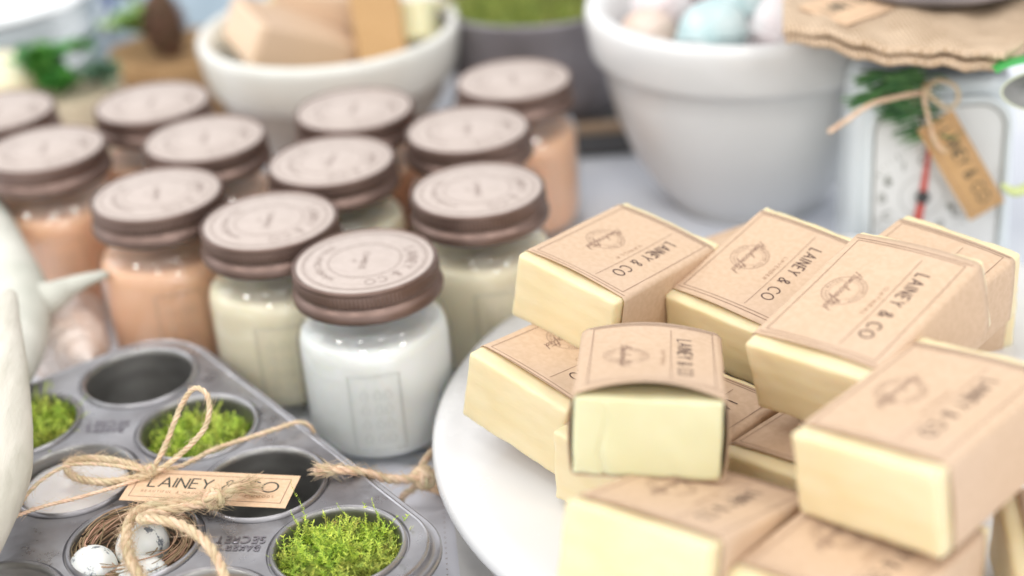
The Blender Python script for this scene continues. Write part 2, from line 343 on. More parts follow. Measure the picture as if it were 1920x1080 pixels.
# ------------------------------------------------------------------ stroke lettering
def arc(cx, cy, rx, ry, a0, a1, n=18): return [(cx+rx*math.cos(math.radians(a0+(a1-a0)*k/n)), cy+ry*math.sin(math.radians(a0+(a1-a0)*k/n))) for k in range(n+1)]
G = {
 'A': ([[(0, 0), (.38, 1), (.76, 0)], [(.15, .34), (.61, .34)]], .76), 'B': ([[(0, 0), (0, 1), (.3, 1)]+arc(.3, .76, .22, .24, 90, -90, 8)+[(0, .52)], [(.3, .52)]+arc(.32, .26, .26, .26, 90, -90, 8)+[(0, 0)]], .58),
 'C': ([arc(.5, .5, .5, .5, 48, 312, 22)], .86), 'D': ([[(0, 0), (0, 1), (.25, 1)]+arc(.25, .5, .45, .5, 90, -90, 12)+[(0, 0)]], .72),
 'E': ([[(.5, 1), (0, 1), (0, 0), (.5, 0)], [(0, .52), (.45, .52)]], .5), 'F': ([[(.5, 1), (0, 1), (0, 0)], [(0, .52), (.42, .52)]], .5),
 'G': ([arc(.5, .5, .5, .5, 48, 340, 20)+[(.97, .48), (.6, .48)]], .98), 'H': ([[(0, 0), (0, 1)], [(.62, 0), (.62, 1)], [(0, .52), (.62, .52)]], .62),
 'I': ([[(0, 0), (0, 1)]], 0), 'K': ([[(0, 0), (0, 1)], [(.55, 1), (0, .45)], [(.12, .55), (.6, 0)]], .6), 'L': ([[(0, 1), (0, 0), (.48, 0)]], .48),
 'M': ([[(0, 0), (.1, 1), (.42, .25), (.74, 1), (.84, 0)]], .84), 'N': ([[(0, 0), (0, 1), (.64, 0), (.64, 1)]], .64), 'O': ([arc(.5, .5, .5, .5, 0, 360, 26)], 1.0),
 'P': ([[(0, 0), (0, 1), (.3, 1)]+arc(.3, .74, .24, .26, 90, -90, 8)+[(0, .48)]], .55), 'R': ([[(0, 0), (0, 1), (.3, 1)]+arc(.3, .74, .24, .26, 90, -90, 8)+[(0, .48)], [(.28, .48), (.56, 0)]], .56),
 'S': ([arc(.28, .75, .24, .25, 40, 270, 10)+arc(.28, .25, .27, .25, 90, -140, 10)], .56), 'T': ([[(0, 1), (.6, 1)], [(.3, 1), (.3, 0)]], .6), 'U': ([[(0, 1), (0, .3)]+arc(.3, .3, .3, .3, 180, 360, 10)+[(.6, 1)]], .6),
 'V': ([[(0, 1), (.34, 0), (.68, 1)]], .68), 'W': ([[(0, 1), (.25, 0), (.5, .9), (.75, 0), (1, 1)]], 1.0), 'X': ([[(0, 1), (.6, 0)], [(.6, 1), (0, 0)]], .6), 'Y': ([[(0, 1), (.33, .48), (.66, 1)], [(.33, .48), (.33, 0)]], .66),
 "'": ([[(.05, 1), (0, .75)]], .05), '-': ([[(0, .45), (.35, .45)]], .35),
 '&': ([[(.70, 0), (.22, .60), (.15, .78), (.22, .94), (.34, 1), (.46, .95), (.52, .80), (.46, .66), (.10, .40), (.02, .22), (.08, .06), (.25, 0), (.42, .06), (.58, .24), (.68, .45)]], .70),
 ' ': ([], .35),
}
CUR = {  # joined handwriting, x-height .45
 'H': ([[(0, .1), (.1, .0), (.2, .5), (.32, 1.05)], [(.62, 1.1), (.5, .5), (.45, 0), (.6, .05)], [(.05, .5), (.35, .6), (.7, .55)]], .62), 'a': ([[(.4, .4), (.2, .45), (.06, .2), (.2, 0), (.38, .3), (.42, .45), (.4, .1), (.55, .02)]], .52),
 'n': ([[(0, .02), (.05, .42), (.1, .02), (.25, .42), (.36, .35), (.36, .05), (.5, .02)]], .48), 'd': ([[(.4, .4), (.2, .45), (.06, .2), (.2, 0), (.4, .3), (.5, 1.05), (.42, .1), (.55, .02)]], .54),
 'c': ([[(.38, .36), (.25, .45), (.08, .2), (.2, 0), (.4, .08)]], .4), 'r': ([[(0, .02), (.1, .45), (.25, .4), (.22, .1), (.36, .02)]], .34), 'f': ([[(0, .05), (.3, .7), (.42, 1.1), (.3, 1.15), (.2, .6), (.12, -.35), (.02, -.5), (.05, -.2), (.3, .1), (.42, .1)]], .4),
 't': ([[(0, .05), (.2, .5), (.28, .95), (.2, .1), (.36, .02)], [(-.25, .72), (.75, .78)]], .34), 'e': ([[(0, .1), (.3, .28), (.28, .44), (.14, .42), (.08, .15), (.2, 0), (.4, .1)]], .38),
 'v': ([[(0, .42), (.15, 0), (.35, .45), (.45, .38)]], .42), 'i': ([[(0, .05), (.12, .42), (.1, .05), (.25, .02)]], .24), 'l': ([[(0, .05), (.25, .8), (.2, 1.05), (.1, .8), (.1, .1), (.25, .02)]], .24),
 'o': ([[(.3, .45), (.08, .3), (.12, .02), (.32, .05), (.36, .35), (.25, .45), (.45, .4)]], .44), 'm': ([[(0, .02), (.05, .42), (.08, .02), (.2, .42), (.26, .02), (.4, .42), (.48, .05), (.6, .02)]], .58),
 'y': ([[(0, .42), (.1, .1), (.3, .42), (.2, -.4), (.05, -.4), (.4, .1)]], .4), 's': ([[(0, .05), (.22, .45), (.3, .12), (.12, 0), (.4, .05)]], .38), 'h': ([[(0, .05), (.22, .8), (.16, 1.05), (.08, .7), (.06, .02), (.2, .42), (.34, .36), (.34, .05), (.46, .02)]], .46), 'u': ([[(0, .42), (.06, .05), (.3, .42), (.32, .05), (.45, .02)]], .44), '&': ([[(.45, 0), (.12, .6), (.25, .8), (.35, .6), (.05, .2), (.2, 0), (.5, .35)]], .5), ' ': ([], .3),
}
def text_strokes(txt, h, gap=.2, font=G, slant=0):
    out = []; x = 0
    for ch in txt:
        st, adv = font[ch]
        for s_ in st: out.append([((x+p[0]+slant*p[1])*h, p[1]*h) for p in s_])
        x += adv + gap
    x -= gap
    return out, x*h
def put_text(mb, txt, h, wd, fn, length=None, **k):
    """centred text at origin; fn maps (x along, y up)"""
    st, L_ = text_strokes(txt, h, **k); kx = length/L_ if length else 1
    L2 = L_*kx
    for s_ in st: mb.ribbon([(p[0]*kx-L2/2, p[1]-h/2) for p in s_], wd, fn, step=.08)
def arc_text(mb, txt, h, wd, R, ang, surf, span=None, **k):
    """text running clockwise on radius R (letters stand outwards), centred at angle ang"""
    st, L_ = text_strokes(txt, h, **k); kx = (math.radians(span)*R/L_) if span else 1; L2 = L_*kx
    def fn(x, y):
        a = math.radians(ang) - x/R; q = R+y; return surf(q*math.cos(a), q*math.sin(a))
    for s_ in st: mb.ribbon([(p[0]*kx-L2/2, p[1]-h/2) for p in s_], wd, fn, step=.08)

# ================================================================== SETTING
m = MB(); rnd = random.Random(3)
NX, NY = 240, 260
P = []
for i in range(NX+1):
    row = []
    for j in range(NY+1):
        x = -130+260*i/NX; y = -30+290*j/NY
        z = .22*math.sin(x*.11+.8*math.sin(y*.05))*math.sin(y*.07+1.1) if y > 96 or x > 28 else 0
        zz = 0
        if y > 98 or x > 33: zz = .22*math.sin(x*.35+1.2*math.sin(y*.11))*math.sin(y*.2+x*.09)-.25
        row.append((x, y, zz if zz else 0.0))
    P.append(row)
m.grid(P); o = m.obj('table_surface', 'cloth'); tag(o, None, None, None, 'structure'); o['label'] = 'pale blue-white tablecloth surface under the whole display'

# ================================================================== PLATTER
PC = (13.77, 61.9)
t = thing('cake_stand', 'round white glazed cake stand carrying the pile of soap bars', 'cake stand', (PC[0], PC[1], 0))
m = MB(); m.lathe([(0, 4.3), (8, 4.3), (14, 4.3), (16.6, 4.3), (17.3, 4.28), (17.75, 4.16), (17.95, 3.9), (17.98, 3.5), (17.85, 3.15), (17.5, 2.95), (16.8, 2.86), (9, 2.8), (6.2, 2.7), (5.2, 2.3)], 160); m.obj('plate', 'marble', t, weld=True)
m = MB(); m.lathe([(5.2, 2.3), (4.8, 1.4), (5.4, .6), (6.8, .25), (7.2, .05), (6.9, .01), (0, .01)], 96); m.obj('foot', 'marble', t, weld=True)

# ================================================================== SOAP BARS
def wrapper_geo(w_, l_, h_, y0, y1, B, Bs, seed):
    rn = random.Random(seed); ph = [rn.uniform(0, 6) for _ in range(4)]
    off = .062; r = .22; hx = w_/2+off; hz = h_/2+off; ym = max(abs(y0), abs(y1))
    def e(y): return .25+.75*abs(y/ym)**2.2 if y < 0 else .25+.55*abs(y/ym)**2.2
    def topb(x, y): return B*max(0, 1-(x/hx)**2)*e(y)
    def sideb(z, y): return Bs*max(0, 1-(z/hz)**2)*(.4+.6*abs(y/ym)**2)
    sec = []  # (x,z,nx,nz,kind)
    n = 22
    for k in range(n+1): x = -(hx-r)+2*(hx-r)*k/n; sec.append((x, hz, 0, 1))
    for k in range(1, 5): a = PI/2-PI/2*k/5; sec.append((hx-r+r*math.cos(a), hz-r+r*math.sin(a), math.cos(a), math.sin(a)))
    for k in range(11): z = (hz-r)-2*(hz-r)*k/10; sec.append((hx, z, 1, 0))
    for k in range(1, 5): a = -PI/2*k/5; sec.append((hx-r+r*math.cos(a), -hz+r+r*math.sin(a), math.cos(a), math.sin(a)))
    for k in range(7): x = (hx-r)-2*(hx-r)*k/6; sec.append((x, -hz, 0, -1))
    for k in range(1, 5): a = -PI/2-PI/2*k/5; sec.append((-hx+r+r*math.cos(a), -hz+r+r*math.sin(a), math.cos(a), math.sin(a)))
    for k in range(11): z = -(hz-r)+2*(hz-r)*k/10; sec.append((-hx, z, -1, 0))
    for k in range(1, 5): a = PI-PI/2*k/5; sec.append((-hx+r+r*math.cos(a), hz-r+r*math.sin(a), math.cos(a), math.sin(a)))
    def ring(y, d):
        row = []
        for i, (x, z, nx, nz) in enumerate(sec):
            b = 0
            if nz > .5 and abs(x) < hx: b = topb(x, y)*nz
            if abs(nx) > .5: b = sideb(z, y)*abs(nx)
            wob = .012*math.sin(y*1.9+ph[0]+i*.21)+.008*math.sin(i*.5+ph[1]+y)
            q = b+wob*.5-d
            yy = y+.03*math.sin(i*.17+ph[2])*(1 if abs(y) > ym*.85 else 0)
            row.append((x+nx*q, yy, z+nz*q))
        return row
    mb = MB(); ys = [y0+(y1-y0)*k/18 for k in range(19)]
    P_ = [ring(y, 0) for y in ys] + [ring(y, .03) for y in reversed(ys)]
    mb.grid(P_, True, True)
    def top(x, y): return (x, y, hz+topb(x, y)+.02)
    def side(y, z): return (hx+sideb(z, y)+.02, y, z)
    return mb, top, side
def soap_bar(label, pos, rot, dims=(5.8, 8.4, 3.3), B=.12, Bs=.05, y0=-3.48, y1=3.66, seed=0, soapmat='soap', side=None, group='wrapped soap bars piled on the cake stand', detail=True, cat='soap bar', wrap=None, crack=False):
    w_, l_, h_ = dims
    t = thing('soap_bar', label, cat, pos, (math.radians(rot[1]), math.radians(rot[2]), math.radians(rot[0])), group, 'YXZ')
    rn = random.Random(seed+50); ph = [rn.uniform(0, 6.28) for _ in range(6)]
    def nz(p, d):
        a = .016*math.sin(p.x*1.7+ph[0])*math.sin(p.y*1.1+ph[1])+.009*math.sin(p.z*2.9+p.x*2.3+ph[2])+.007*math.sin(p.x*5.1+p.z*4.3+ph[3])
        e_ = (abs(d.x) > .3)+(abs(d.y) > .3)+(abs(d.z) > .3)
        if e_ >= 2: a -= .05*max(0, math.sin(p.x*3.7+p.y*2.9+p.z*3.3+ph[4])-.35)   # knocked edges
        if crack and d.y < -.5:
            q = abs(p.x+1.62-.12*math.sin(p.z*2.6)); a -= (.10 if p.z < -.2 else .05)*max(0, 1-q/.13)
        return p + d*a if d.length > .1 else p + Vector((0, 0, 0))
    m = MB(); m.rbox(w_, l_, h_, .13, (64 if crack else 24, 26, 24 if crack else 16), noise=nz); m.obj('soap_block', soapmat, t)
    mb, top, sd = wrapper_geo(w_, l_, h_, y0, y1, B, Bs, seed); wr = mb.obj('paper_wrapper', wrap or 'kraft', t, fix=True); wr.rotation_euler.z = math.radians(rn.uniform(-.5, .5)); wr.location.y = rn.uniform(-.12, .10)*S
    kx = w_/5.8; ky = l_/8.4
    sx_, sy_, ra = rn.uniform(-.07, .07), rn.uniform(-.08, .08), math.radians(rn.uniform(-.7, .7))
    F = lambda x, y: top((x*math.cos(ra)-y*math.sin(ra))*kx+sx_, (x*math.sin(ra)+y*math.cos(ra))*ky+sy_)
    if not detail: return t
    # brand name: reads from the back edge to the front edge, tops of the letters to the right
    m = MB(); put_text(m, 'LAINEY & CO', .58, .062, lambda a, b: F(1.33+b, -a), length=4.35, gap=.36); m.obj('brand_name_print', 'ink', wr, fix=False)
    m = MB()
    for yy in (-3.42, 3.50): m.ribbon([(-2.7, yy), (2.78, yy)], .035, F)
    m.ribbon([(-2.52, -3.22), (2.52, -3.22), (2.52, 3.36), (-2.52, 3.36)], .028, F, closed=True)
    m.ribbon([(.76, 3.0), (.76, -3.0)], .022, F)
    m.obj('border_line_print', 'ink_mid', wr, fix=False)
    m = MB(); cx, cy = -1.07, .12
    E_ = lambda x, y: F(cx+x, cy+y)
    m.ribbon(arc(0, 0, .92, .92, 0, 354, 60), .020, E_, closed=True); m.ribbon(arc(0, 0, .62, .62, 0, 350, 40), .010, E_, closed=True)
    arc_text(m, 'HANDMADE SOAP', .12, .013, .77, 20, E_, span=130, gap=.35); arc_text(m, 'SMALL BATCH', .12, .013, .77, 190, E_, span=120, gap=.35)
    put_text(m, 'Handcrafted', .44, .030, lambda a, b: F(cx-.02+b, cy-a), length=2.55, gap=-.02, font=CUR, slant=.2)
    m.obj('emblem_print', 'ink_mid', wr, fix=False)
    m = MB(); put_text(m, ('LAVENDER', 'OATMEAL', 'VANILLA', 'ALMOND')[seed % 4], .17, .022, lambda a, b: F(.44+b, -a), length=1.9, gap=.5); m.obj('scent_name_print', 'ink_faint', wr, fix=False)
    if side:
        m = MB()
        for k, (s_, yy, zz, hh) in enumerate(side): put_text(m, s_, hh, .045, lambda a, b: sd(a+yy, b+zz), gap=.08, font=CUR, slant=.25)
        m.obj('side_note_print', 'ink_mid', wr, fix=False)
    return t
soap_bar('pale greenish soap bar facing the viewer end-on, brown wrapper arched up over its end', (4.99, 53.57, 10.52), (-7.2, -11.2, 3.4), (5.5, 8.0, 3.1), B=.62, Bs=.16, y0=-3.88, y1=3.55, crack=True, seed=1, soapmat='soap_pale')
soap_bar('wrapped soap bar at the upper left of the pile, nearest the candle jars', (4.80, 65.1, 9.87), (-42.4, -4.3, 8.8), (5.5, 8.0, 3.15), y0=-3.4, y1=3.5, B=.14, Bs=.05, seed=2)
soap_bar('wrapped soap bar lowest at the left of the pile, lying on the white stand', (2.57, 61.48, 6.78), (-45.6, -6.6, 8.5), B=.14, seed=3)
soap_bar('wrapped soap bar at the top middle, in front of the big pale grey bowl', (11.5, 64.15, 8.93), (-44.5, 9.1, 4.6), (5.45, 8.0, 3.1), y0=-3.5, y1=3.5, B=.18, seed=4)
soap_bar('wrapped soap bar with the sharpest brand name, in front of the kitchen scale', (14.05, 55.47, 11.59), (-46.0, 11.5, -3.6), (5.7, 8.3, 3.3), y1=3.85, B=.20, Bs=.12, seed=5, side=[('lavender &', -.9, -.15, .30), ('vanilla', .2, -.75, .34)])
soap_bar('large blurred wrapped soap bar topmost at the right front of the pile', (14.43, 47.82, 11.5), (-46.4, .4, -6.7), B=.12, Bs=.10, seed=6)
soap_bar('wrapped soap bar at the lower middle front, end cut off by the photo bottom', (5.67, 47.34, 8.33), (-37.8, -19.7, -1.5), B=.10, seed=7)
soap_bar('wrapped soap bar underneath the large right front bar at the bottom edge', (11.2, 44.51, 7.77), (-40.4, -7.8, -1.2), B=.12, seed=8)
soap_bar('wrapped soap bar at the far right back of the pile, hand lettering on its side', (17.45, 62.0, 9.05), (-46.3, 4.8, 3.0), B=.16, seed=9, side=[('oats', -.6, -.05, .34), ('creamy', .9, -.55, .36)])
soap_bar('wrapped soap bar in the bottom layer directly under the greenish end-on bar', (6.17, 56.69, 6.11), (-46.3, -2.3, 0), B=.10, seed=10)
soap_bar('wrapped soap bar wedged in the bottom layer in the centre of the pile', (12.95, 54.4, 6.33), (-49.6, 0, -7.5), B=.10, seed=11)
soap_bar('soap bar turned sideways at the bottom right corner of the photo', (21.19, 45.95, 6.22), (-98.5, 0, 5.2), B=.12, seed=12)
soap_bar('wrapped soap bar lying at the far right beneath the hand lettered bar', (18.65, 67.15, 5.9), (-71.1, .1, 1.3), B=.10, seed=13, side=[('honey', -.5, .2, .34)])

soap_bar('mostly hidden wrapped soap bar in the back bottom layer beneath the top middle bar', (10.43, 70.0, 5.98), (-62.1, 0, .4), B=.08, seed=14)
# ================================================================== CANDLE JARS
def sq(a, z, r):       # slightly squared body
    if .3 < z < 6.8 and r > 3.3: return r*(1-.022*math.cos(4*(a+.5)))
    return r
def make_jar():
    t = thing('candle_jar', '', 'candle jar')
    m = MB(); m.lathe([(0, .25), (2.6, .18), (3.0, .02), (3.35, .03), (3.62, .3), (3.72, .8), (3.74, 1.4), (3.74, 5.5), (3.73, 5.85), (3.69, 6.2), (3.61, 6.5), (3.49, 6.78), (3.34, 7.02), (3.17, 7.2), (3.08, 7.36), (3.06, 7.55), (3.10, 7.75), (3.2, 7.95), (3.32, 8.05), (3.32, 8.2), (3.2, 8.3), (3.2, 9.3)], 96, sq)
    g = m.obj('glass_body', 'glass', t)
    # raised panel on the front of the glass
    m = MB()
    for x0, x1, z0, z1 in ((-1.25, 1.25, 1.5, 5.6),):
        cyl = lambda x, z, q=3.70: (q*math.sin(x/3.74+.12), -q*math.cos(x/3.74+.12), z)
        pl = [cyl(x, z) for x, z in [(x0+(x1-x0)*k/8, z0) for k in range(9)]+[(x1, z0+(z1-z0)*k/8) for k in range(1, 9)]+[(x1-(x1-x0)*k/8, z1) for k in range(1, 9)]+[(x0, z1-(z1-z0)*k/8) for k in range(1, 9)]]
        m.tube(pl, .07, 8, False)
        for k, zz in enumerate((2.1, 2.9, 3.7, 4.5)):
            for xx in (-.55, .1, .6):
                m.tube([cyl(xx-.18, zz), cyl(xx+.02, zz+.38), cyl(xx+.2, zz)], .045, 6)
                m.tube([cyl(xx-.2, zz-.16), cyl(xx+.2, zz-.14)], .04, 6)
    m.obj('raised_panel', 'glass', g, fix=False)
    m = MB(); m.lathe([(0, .70), (2.9, .70), (3.25, .78), (3.44, 1.05), (3.53, 1.6), (3.55, 5.7), (3.52, 6.1), (3.44, 6.42), (3.30, 6.62), (3.05, 6.70), (2.6, 6.66), (0, 6.62)], 96, sq)
    m.obj('wax_fill', 'wax_cream', t)
    m = MB(); m.lathe([(3.05, 8.5), (3.35, 8.30), (3.55, 8.28), (3.64, 8.36), (3.66, 8.50), (3.62, 8.70), (3.52, 8.86), (3.44, 8.95), (3.42, 9.02)], 144); N_ = 432
    m.lathe([(3.42, 9.02), (3.47, 9.07)], 144)
    def kn(a, z, r): return r+(.022 if int(round(a/(2*PI/N_))) % 4 < 2 else -.012)*(1 if 9.1 < z < 9.6 else 0)
    m.lathe([(3.46, 9.07), (3.49, 9.12), (3.50, 9.18), (3.50, 9.58), (3.48, 9.66)], N_, kn)
    m.lathe([(3.48, 9.66), (3.50, 9.76), (3.49, 9.86), (3.44, 9.92), (3.38, 9.92), (3.34, 9.86), (3.32, 9.83), (0, 9.83)], 144)
    lid = m.obj('metal_lid', 'bronze', t)
    m = MB(); m.lathe([(3.29, 9.80), (3.30, 9.87), (3.26, 9.885), (0, 9.885)], 96); lab = m.obj('round_label', 'label', lid)
    m = MB(); Z = lambda x, y: (x, y, 9.90)
    m.ribbon(arc(0, 0, 2.98, 2.98, 0, 356, 90), .05, Z, closed=True); m.ribbon(arc(0, 0, 2.86, 2.86, 0, 356, 90), .02, Z, closed=True); m.ribbon(arc(0, 0, 1.75, 1.75, 0, 354, 60), .045, Z, closed=True)
    arc_text(m, 'LAINEY & CO', .50, .062, 2.30, -25, Z, span=112, gap=.35); arc_text(m, 'HANDCRAFTED', .30, .045, 2.25, 188, Z, span=96, gap=.35)
    put_text(m, 'CANDLE', .26, .05, lambda a, b: (b, -a, 9.90), length=1.7, gap=.3)
    put_text(m, 'CO', .12, .03, lambda a, b: (b-.5, -a, 9.90), gap=.4)
    m.obj('label_print', 'label_ink', lab, fix=False)
    return t
JARS = [
 ('A', -6.9, 69.04, 'wax_white', -6, 'white wax candle jar nearest the viewer with a sharp bronze lid'),
 ('B', -1.37, 76.25, 'wax_cream', 4, 'cream wax candle jar with bronze lid just right of the nearest white one'),
 ('C', -12.0, 74.49, 'wax_cream', -3, 'cream wax candle jar with bronze lid just left of the nearest white one'),
 ('D', -18.43, 79.0, 'wax_peach', 8, 'peach wax candle jar with bronze lid behind the empty back cup of the muffin tin'),
 ('E', -9.29, 81.62, 'wax_cream', -10, 'cream wax candle jar in the middle of the cluster, behind the two front lids'),
 ('F', -1.78, 84.6, 'wax_peach', 0, 'peach candle jar right of the cluster centre, its lid directly below the rearmost right lid'),
 ('G', 1.1, 91.9, 'wax_peach', 6, 'peach candle jar at the right rear of the cluster beside the big pale grey bowl'),
 ('H', -8.4, 89.1, 'wax_peach', -5, 'blurred candle jar in front of the cream footed bowl'),
 ('I', -16.84, 86.38, 'wax_peach', 3, 'peach candle jar behind the jar that stands at the back of the muffin tin'),
 ('J', -20.9, 92.9, 'wax_peach', 0, 'blurred candle jar in the back row just left of the cream footed bowl'),
 ('K', -26.13, 86.75, 'wax_peach', 5, 'peach candle jar at the left edge behind the grey antler'),
 ('L', -30.52, 93.5, 'wax_peach', -4, 'candle jar furthest left at the back, cut by the left edge of the photo'),
]
wax_mesh = {}
for i, (k, x, y, wx, rz, lab) in enumerate(JARS):
    if i == 0: jar = make_jar(); o = jar
    else: o = copy_tree(jar)
    o.location = (x*S, y*S, 0); o.rotation_euler = (0, 0, math.radians(rz)); o['label'] = lab; o['group'] = 'bronze lidded candle jars'
    for ch in o.children:
        if ch.name.startswith('wax_fill'):
            if wx not in wax_mesh:
                me = ch.data.copy() if i else ch.data; me.materials[0] = M[wx]; wax_mesh[wx] = me
                if i == 0: base = me
            ch.data = wax_mesh[wx]

# ================================================================== MUFFIN TIN
c00 = Vector((-18.9, 70.0)); ud = Vector((3.6, -5.1)).normalized(); vd = Vector((-ud.y*-1*-1, ud.x*-1*-1))
vd = Vector((ud.y, -ud.x))      # towards the left front
PT = 6.27; TZ = 3.9; RC = 2.68; MG = 3.55
ang = math.atan2(ud.y, ud.x)
tin = thing('muffin_tin', 'old grey metal muffin tin with twelve cups holding moss, a nest and wax', 'muffin tin', (c00.x, c00.y, 0), (0, 0, ang))
# local frame: x along u (0..3), y = -v  (v index 0..2 -> y=-PT*v)
m = MB()
X0, X1 = -MG+.2, 3*PT+MG-.1; Y1, Y0 = MG, -2*PT-MG; CRN = 2.9
def rayrect(cx, cy, a, x0, x1, y0, y1, rc):
    dx, dy = math.cos(a), math.sin(a); tt = 1e9
    if dx > 1e-9: tt = min(tt, (x1-cx)/dx)
    if dx < -1e-9: tt = min(tt, (x0-cx)/dx)
    if dy > 1e-9: tt = min(tt, (y1-cy)/dy)
    if dy < -1e-9: tt = min(tt, (y0-cy)/dy)
    x, y = cx+dx*tt, cy+dy*tt
    for (qx, sx) in ((x0, 1), (x1, -1)):
        for (qy, sy) in ((y0, 1), (y1, -1)):
            if (qx, qy) in rc:
                kx, ky = qx+sx*CRN, qy+sy*CRN
                if (x-kx)*sx < 0 and (y-ky)*sy < 0:
                    ox, oy = cx-kx, cy-ky; b_ = ox*dx+oy*dy; c_ = ox*ox+oy*oy-CRN*CRN; tt = -b_+math.sqrt(max(0, b_*b_-c_)); x, y = cx+dx*tt, cy+dy*tt
    return x, y
for iu in range(4):
    for iv in range(3):
        cx, cy = iu*PT, -iv*PT
        x0 = cx-PT/2 if iu > 0 else X0; x1 = cx+PT/2 if iu < 3 else X1
        y1 = cy+PT/2 if iv > 0 else Y1; y0 = cy-PT/2 if iv < 2 else Y0
        corners = {(a, b) for a in (x0, x1) for b in (y0, y1) if a in (X0, X1) and b in (Y0, Y1)}
        angs = sorted([2*PI*k/96 for k in range(96)] + ([math.atan2(b-cy, a-cx) % (2*PI) for a in (x0, x1) for b in (y0, y1) if (a, b) not in corners]))
        rows = [[], [], [], [], [], [], []]
        for a in angs:
            bx, by = rayrect(cx, cy, a, x0, x1, y0, y1, corners)
            for q, (r, z) in enumerate(((RC+.02, TZ+.10), (RC+.10, TZ+.15), (RC+.18, TZ+.10), (RC+.22, TZ-.09), (RC+.27, TZ-.10), (RC+.33, TZ))):
                rows[q].append((cx+r*math.cos(a), cy+r*math.sin(a), z))
            rows[6].append((bx, by, TZ))
        m.grid(rows, False, True)
tray = m.obj('tray_top', 'tin', tin, weld=True); sharp(tray, 50)
m = MB(); rim = []
def outline(off):
    pts = []
    for (cx, cy, a0) in ((X1-CRN, Y1-CRN, 0), (X0+CRN, Y1-CRN, 90), (X0+CRN, Y0+CRN, 180), (X1-CRN, Y0+CRN, 270)):
        for k in range(17): a = math.radians(a0+90*k/16); pts.append((cx+(CRN+off)*math.cos(a), cy+(CRN+off)*math.sin(a)))
    return pts
rows = [[(x, y, z) for x, y in outline(o_)] for o_, z in ((-.06, TZ+.0), (.0, TZ+.05), (.07, TZ+.02), (.12, TZ-.12), (.14, TZ-.32), (.22, TZ-.40), (.36, TZ-.40), (.48, TZ-.34), (.56, TZ-.40), (.56, TZ-.52), (.46, TZ-.58), (.2, TZ-.52))]
m.grid(rows, False, True); sharp(m.obj('rolled_rim', 'tin', tin), 50)
for iu in range(4):
    for iv in range(3):
        m = MB(); m.lathe([(RC+.04, TZ+.10), (RC-.03, TZ+.05), (RC-.08, TZ-.2), (RC-.45, .9), (RC-.55, .55), (RC-.8, .36), (0, .36)], 72)
        m.obj('cup', 'tin_in', tin, loc=(iu*PT, -iv*PT, 0), weld=True)
def tinpt(iu, iv, dx=0, dy=0, z=TZ):
    p = c00 + ud*(iu*PT+dx) + vd*(iv*PT+dy); return (p.x, p.y, z)
# embossed writing between the cups (reads from the far side)
def emb(txts, iu, iv):
    m = MB()
    base = tinpt(iu, iv)
    aa = math.radians(-166+180)
    for k, (s_, h_) in enumerate(txts):
        def fn(a, b, k=k):
            # upside down for the viewer
            ca, sa = math.cos(ed), math.sin(ed); x, y = a, b+.25-.55*k
            return (x*ca-y*sa, x*sa+y*ca, TZ+.035)
        put_text(m, s_, h_, .085, fn, gap=.28)
    return m
ed = math.radians(180-8) - ang
for (fu, fv, tx) in ((2.52, .48, [("BAKER'S", .34), ('SECRET', .42)]), (.50, .52, [("BAKER'S", .34), ('SECRET', .42)])):
    m = emb(tx, fu, fv); p = (fu*PT, -fv*PT, 0)
    m.obj('embossed_writing', 'emboss', tin, loc=p, fix=False)

# ---------------------------------------------------------------- moss
def moss(name, label, loc, R, zmax, n, seed, group=None, spill=.2):
    rn = random.Random(seed); m = MB()
    for i in range(n):
        a = rn.uniform(0, 2*PI); q = R*math.sqrt(rn.random()); x, y = q*math.cos(a), q*math.sin(a)
        dome = zmax*(1-(q/R)**2*.55)*rn.uniform(.55, 1.05)
        L_ = rn.uniform(.6, 1.5); th = rn.uniform(0, 2*PI); tilt = rn.uniform(.2, 1.25)
        d = Vector((math.cos(th)*math.sin(tilt), math.sin(th)*math.sin(tilt), math.cos(tilt)))
        p = Vector((x, y, dome-L_*.6)); side = d.cross(Vector((0, 0, 1))); side = side.normalized() if side.length > .1 else Vector((1, 0, 0))
        bend = Vector((rn.uniform(-.9, .9), rn.uniform(-.9, .9), rn.uniform(-.9, .4)))
        pts = []; seg = 6
        for k in range(seg+1):
            s_ = k/seg; pts.append(p + d*L_*s_ + bend*L_*s_*s_*.6)
        b = len(m.v)
        for k, c in enumerate(pts):
            wd = .028*(1-k/seg)+.006; m.v += [tuple(c-side*wd), tuple(c+side*wd)]
        for k in range(seg): m.f.append((b+2*k, b+2*k+1, b+2*k+3, b+2*k+2))
        up = side.cross(d).normalized()
        for k in range(1, seg+1):
            for sg in (-1, 1):
                for rep in (0, 1):
                    c = pts[k] - (pts[k]-pts[k-1])*rep*.5; ll = rn.uniform(.16, .34)*(1.1-.5*k/seg)
                    dd = (side*sg*.8 + d*.6 + up*rn.uniform(-.5, .6)).normalized(); wv = d.cross(dd).normalized()*.0+d*.035
                    b = len(m.v); m.v += [tuple(c-wv), tuple(c+wv), tuple(c+dd*ll*.6+d*.03), tuple(c+dd*ll)]
                    m.f += [(b, b+1, b+2), (b, b+2, b+3)]
    t = thing('moss_clump', label, 'moss', loc, (0, 0, 0), group)
    m.obj('moss_sprigs', 'moss', t, smooth=False, fix=False)
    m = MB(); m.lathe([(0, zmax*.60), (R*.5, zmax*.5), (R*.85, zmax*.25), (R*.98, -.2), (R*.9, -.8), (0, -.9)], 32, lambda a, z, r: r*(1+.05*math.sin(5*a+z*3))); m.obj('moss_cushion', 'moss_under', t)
    return t
p = tinpt(3, 0); moss('moss', 'bright green moss filling the front right muffin cup', (p[0], p[1], 2.9), 2.5, 1.35, 620, 1, 'moss in the muffin cups')
